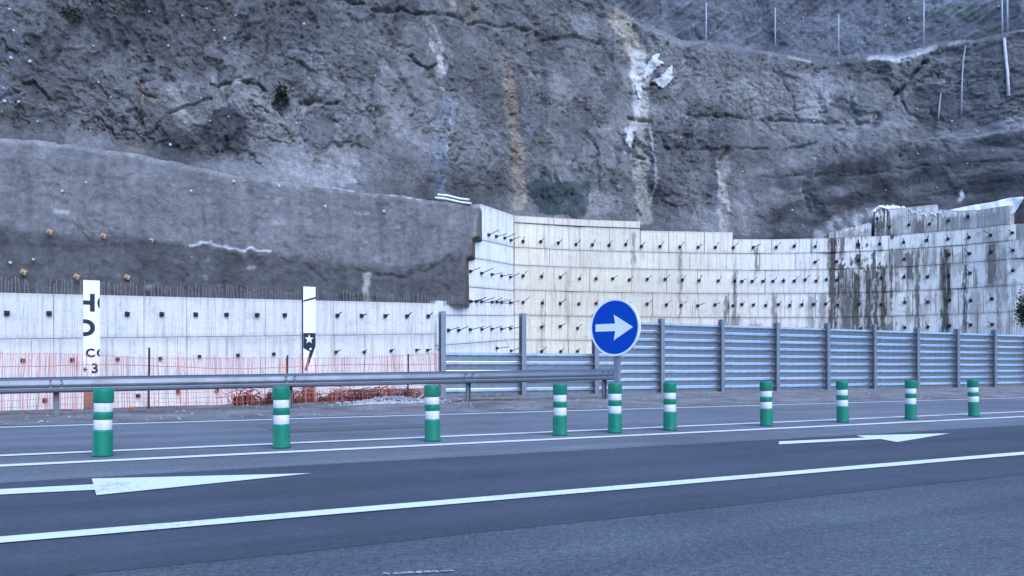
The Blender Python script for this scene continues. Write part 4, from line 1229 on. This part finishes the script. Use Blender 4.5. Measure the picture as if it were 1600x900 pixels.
while q < nq1:
    lean_ = 0.05 * math.sin(q * 0.9) + rn.uniform(-.02, .02)
    zt = ntop(q) + rn.uniform(-.03, .02); z0 = float(gz(NP, q)) + 0.02
    pts = []
    for t in (0, 0.2, 0.4, 0.6, 0.8, 1.0):
        v = PQ(NP + sag(q, t), q + lean_ * (1 - t) + rn.uniform(-.012, .012)); v.z = z0 + (zt - z0) * t; pts.append(v)
    if rn.random() > 0.08: ribbon(pts, rn.choice([0.005, 0.007, 0.009, 0.014]))
    q += rn.uniform(0.018, 0.048)
for t in (0.0, 0.1, 0.2, 0.3, 0.42, 0.79, 0.97):
    pts = []
    qq = nq0
    while qq < nq1:
        zt = ntop(qq); z0 = float(gz(NP, qq)) + 0.02
        v = PQ(NP + sag(qq, t), qq); v.z = z0 + (zt - z0) * t + 0.035 * math.sin(qq * 1.3 + t * 9) + rn.uniform(-.008, .008); pts.append(v); qq += 0.18
    ribbon(pts, 0.009 if t != 0.79 else 0.016)
rel(net, nm.build('mesh', M['net'], net))
for px, yt in ((-60, 540), (232, 543), (448, 555), (637, 553)):
    q = qat(px, NP - 0.05); Y = Yp(px, NP - 0.05)
    b = MB(); A = PQ(NP - 0.05, q, -0.15); B = PQ(NP - 0.05, q, H + (HY - yt) / F * Y); B.x += 0.02
    b.tube([A, B], 0.024, 6); rel(net, b.build('stake', M['rust'], net))

# crumpled red netting lying in the ditch edge
def heap(px0, px1, p, hgt, label, seed, m, name='crumpled_net'):
    q0, q1 = qat(px0, p), qat(px1, p)
    n, r = int((q1 - q0) / 0.05), 26
    U, A = np.meshgrid(np.linspace(0, 1, n), np.linspace(0, math.pi * 2, r), indexing='xy')
    env = np.sin(np.pi * np.clip(U, 0.0, 1)) ** 0.35 * (0.75 + 0.5 * fbm(U * 6 + seed, A * 0 + seed, 3, seed))
    rad = hgt * env * (0.8 + 1.0 * fbm(U * (q1 - q0) * 4, A * 2.2, 5, seed + 3, 0.75))
    Qc = q0 + (q1 - q0) * U
    Pc = p + rad * 1.1 * np.cos(A) + 0.1 * fbm(U * 9, A, 3, seed + 5)
    Zc = 0.02 + hgt * 0.32 + rad * 0.9 * np.sin(A) + 0.1 * hgt * fbm(U * 30, A * 3, 3, seed + 9)
    Pm = np.stack([NV.x * Pc + DV.x * Qc, NV.y * Pc + DV.y * Qc, Zc], -1)
    o = grid_mesh(name, Pm, None, m)
    return tag(o, label, 'netting')
heap(362, 402, 20.9, 0.30, 'dark red heap of rolled netting at the end by the pale wall foot', 3, M['netdark'])
heap(405, 478, 20.95, 0.27, 'dark red rolled netting lying beside the starred panel on its letter side', 8, M['netdark'])
heap(494, 640, 21.0, 0.25, 'long dark red roll of netting lying between starred panel and steel barrier', 14, M['netdark'])
b = MB(); rj = random.Random(4)
for k in range(420):
    q = rj.uniform(qat(360, 20.7), qat(655, 20.7)); A = PQ(20.75 + rj.uniform(-.2, .2), q, 0.02)
    B = A + DV * rj.uniform(-.25, .25) + Vector((0, 0, rj.uniform(0.1, 0.42)))
    Cc = B + DV * rj.uniform(-.3, .3) + Vector((0, 0, rj.uniform(-0.15, 0.12)))
    b.tube([A, (A + B) / 2 + DV * rj.uniform(-.1, .1), B, Cc], rj.choice([0.006, 0.009, 0.013]), 4)
tag(b.build('loose_strand', M['netdark']), kind='stuff', label='tangle of loose rusty strands and dry stems behind the guardrail', cat='debris')
# a broken stick leaning there
b = MB(); b.tube([PQ(20.3, qat(650, 20.3), 0.1), PQ(20.5, qat(672, 20.5), 0.42)], 0.03, 6)
tag(b.build('stick', m_plain('grey_stick', (0.3, 0.27, 0.24), 0.9)), 'grey broken stick leaning among the rubble near the first barrier post', 'stick')
for i, (px, py) in enumerate(((205, 641), (388, 634))):
    p = gnd(px, py + 2)
    b = MB(); rj = random.Random(i)
    b.lathe([(0.03, 0.0), (0.05, 0.02), (0.055, 0.05), (0.04, 0.08), (0.015, 0.09)], 9)
    o = b.build('marker_blob', M['orange'], smooth=True, loc=(p.x, p.y, 0.03))
    tag(o, ['bright orange plastic cap on the verge near the lettered panel', 'bright orange plastic cap on the verge near the red netting heap'][i], 'cap')

# rubble
def stones(name, spots, m, label, smin, smax, seed):
    r = random.Random(seed); b = MB()
    for (P0,) in spots:
        s_ = r.uniform(smin, smax) ; vs_ = []
        for (x, y, z) in ((1,0,0),(-1,0,0),(0,1,0),(0,-1,0),(0,0,1),(0,0,-.6)):
            vs_.append(P0 + Vector((x * s_ * r.uniform(.6, 1.4), y * s_ * r.uniform(.6, 1.4), z * s_ * r.uniform(.5, 1.1))))
        b.add(vs_, [(0,2,4),(2,1,4),(1,3,4),(3,0,4),(2,0,5),(1,2,5),(3,1,5),(0,3,5)])
    return tag(b.build(name, m), label, 'rubble', None, 'stuff')
r = random.Random(9); sp = []
for k in range(1500):
    px = r.gauss(610, 34); p = r.uniform(18.7, 20.4)
    hgt = 0.16 * math.exp(-((px - 612) / 42) ** 2) * math.exp(-((p - 19.7) / 0.7) ** 2)
    q = qat(px, p); sp.append((PQ(p, q, float(gz(p, q)) + hgt * r.random() + 0.01),))
stones('rubble_pile', sp, M['stone'], 'pale heap of broken stones between guardrail and red netting', 0.012, 0.055, 2)
sp = []
for k in range(1500):
    p = EDGE_P + 0.75 + r.random() ** 1.2 * 6; q = r.uniform(-18, 40)
    sp.append((PQ(p, q, float(gz(p, q)) + 0.012),))
stones('gravel', sp, m_plain('grey_gravel', (0.26, 0.25, 0.245), 0.95, var=0.4), 'scattered pale gravel along the far verge', 0.008, 0.04, 3)
# grass along the barrier foot
gm = MB()
for k in range(1500):
    px = r.choice([r.gauss(765, 22), r.uniform(700, 830), r.uniform(640, 1600)] if k < 1100 else [r.uniform(-60, 640)]); p = r.choice([r.uniform(18.75, 19.2), r.uniform(21.6, 22.3)]) if px > 690 else r.uniform(17.5, 21)
    q = qat(px, p); A = PQ(p, q, float(gz(p, q)))
    hgt = r.uniform(0.03, 0.13) if px < 850 else r.uniform(0.02, 0.07); dr = Vector((r.uniform(-1, 1), r.uniform(-1, 1), 0)) * hgt * 0.6
    sd_ = Vector((r.uniform(-1, 1), r.uniform(-1, 1), 0)).normalized() * 0.006
    gm.add([A - sd_, A + sd_, A + dr + Vector((0, 0, hgt))], [(0, 1, 2)])
tag(gm.build('grass', M['grass']), 'sparse dry grass along the verge and barrier foot', 'grass', None, 'stuff')

# ------------------------------------------------------------------ bollards
HB = 0.752
def bmesh_part(prof, m, nm_):
    b = MB(); b.lathe(prof, 36); me = b.mesh(nm_, m, smooth=True)
    return me
rb_, rw = 0.102, 0.094
part_me = [
    ('lower_sleeve', bmesh_part([(0.104, 0.0), (0.110, 0.004), (0.110, 0.02), (0.105, 0.04), (0.1035, 0.27), (0.101, 0.288), (rw - 0.001, 0.294)], M['green'], 'lower_sleeve')),
    ('reflective_band', bmesh_part([(rw - 0.003, 0.290), (rw, 0.296), (rw, 0.402), (rw - 0.003, 0.410)], M['band'], 'reflective_band')),
    ('ring', bmesh_part([(rw - 0.002, 0.404), (0.100, 0.409), (0.1025, 0.42), (0.1025, 0.475), (0.100, 0.487), (rw - 0.002, 0.492)], M['green'], 'ring')),
    ('reflective_band', bmesh_part([(rw - 0.003, 0.488), (rw, 0.494), (rw, 0.586), (rw - 0.003, 0.593)], M['band'], 'reflective_band_upper')),
    ('cap', bmesh_part([(rw - 0.002, 0.588), (0.101, 0.593), (0.1045, 0.604), (0.1045, 0.722), (0.102, 0.736), (0.094, 0.747), (0.078, 0.7525), (0.0, 0.754)], M['green'], 'cap')),
]
bl = [(160, 'green and white bollard fourth from the blue sign towards its arrow tail'), (440, 'green and white bollard third from the blue sign towards its arrow tail'),
      (676, 'green and white bollard second from the blue sign towards its arrow tail'), (875, 'green and white bollard next to the blue sign on its arrow tail side'),
      (961, 'green and white bollard standing right against the blue sign post'), (1047, 'green and white bollard next to the blue sign on its arrow tip side'),
      (1198, 'green and white bollard second from the blue sign towards its arrow tip'), (1317, 'green and white bollard third from the blue sign towards its arrow tip'),
      (1423, 'green and white bollard fourth from the blue sign towards its arrow tip'), (1522, 'green and white bollard fifth from the blue sign towards its arrow tip')]
BP = pline(144.5)
rt2 = random.Random(6)
for px, lab in bl:
    q = qat(px, BP)
    o = empty('bollard', PQ(BP, q, 0.004), rt2.uniform(0, 6))
    o.rotation_euler = (rt2.uniform(-.025, .025), rt2.uniform(-.02, .03), rt2.uniform(0, 6))
    tag(o, lab, 'bollard', 'bollards along the double line')
    for nm_, me in part_me: inst(nm_, me, o)

# ------------------------------------------------------------------ round blue sign
sp_ = BP + 0.22
Ys = Yp(960.5, sp_); ks = F / Ys
Xs = (960.5 - CX) / ks
sgn = tag(empty('road_sign', (Xs, Ys, 0)), 'round blue sign with white arrow on a grey post behind a bollard', 'sign')
zc_s = H + (HY - 511.5) / ks; rs = 45 / ks
view = math.atan2(Xs, Ys)
yaw = -view - R(32)            # turned towards traffic arriving along the arrow direction
sgn.rotation_euler = (0, 0, yaw)
b = MB(); b.box(-0.04, 0.04, 0.03, 0.11, 0, zc_s + rs * 0.75); b.build('post', M['galvpost'], sgn)
def disc(r0, r1, y0, y1, n=72):
    pr = MB(); V = []; Fc = []
    for (rr_, yy) in ((r0, y0), (r1, y0), (r1, y1)):
        for i in range(n):
            a = 2 * math.pi * i / n; V.append((rr_ * math.sin(a), yy, zc_s + rr_ * math.cos(a)))
    for j in range(2):
        for i in range(n): Fc.append((j*n+i, j*n+(i+1) % n, (j+1)*n+(i+1) % n, (j+1)*n+i))
    pr.add(V, Fc); return pr
d_ = disc(0.0001, rs * 0.945, -0.004, 0.012); d_.build('face', M['blue'], sgn)
d_ = disc(rs * 0.93, rs, -0.008, 0.026); d_.build('rim', M['signwhite'], sgn)
b = MB(); n = 72
b.add([(rs * 0.99 * math.sin(2*math.pi*i/n), 0.018, zc_s + rs * 0.99 * math.cos(2*math.pi*i/n)) for i in range(n)], [tuple(range(n))]); b.build('back', M['galvpost'], sgn)
# arrow: measured on the photo as fractions of the radius
ar = [(-0.80, 0.14), (-0.80, -0.13), (0.03, -0.12), (0.0, -0.45), (0.73, 0.0), (0.0, 0.44), (0.03, 0.14)]
ar = [(-0.78, 0.13), (-0.78, -0.13), (0.03, -0.13), (-0.03, -0.45), (0.74, -0.01), (-0.03, 0.44), (0.03, 0.13)]
b = MB(); b.prism([(x * rs, zc_s + z * rs) for x, z in ar], -0.008, -0.003); b.build('arrow', M['signwhite'], sgn)
b = MB(); 
for dz in (-0.3, 0.3): b.box(-0.07, 0.07, 0.02, 0.12, zc_s + dz * rs - 0.02, zc_s + dz * rs + 0.02)
b.build('clamp', M['dark'], sgn)
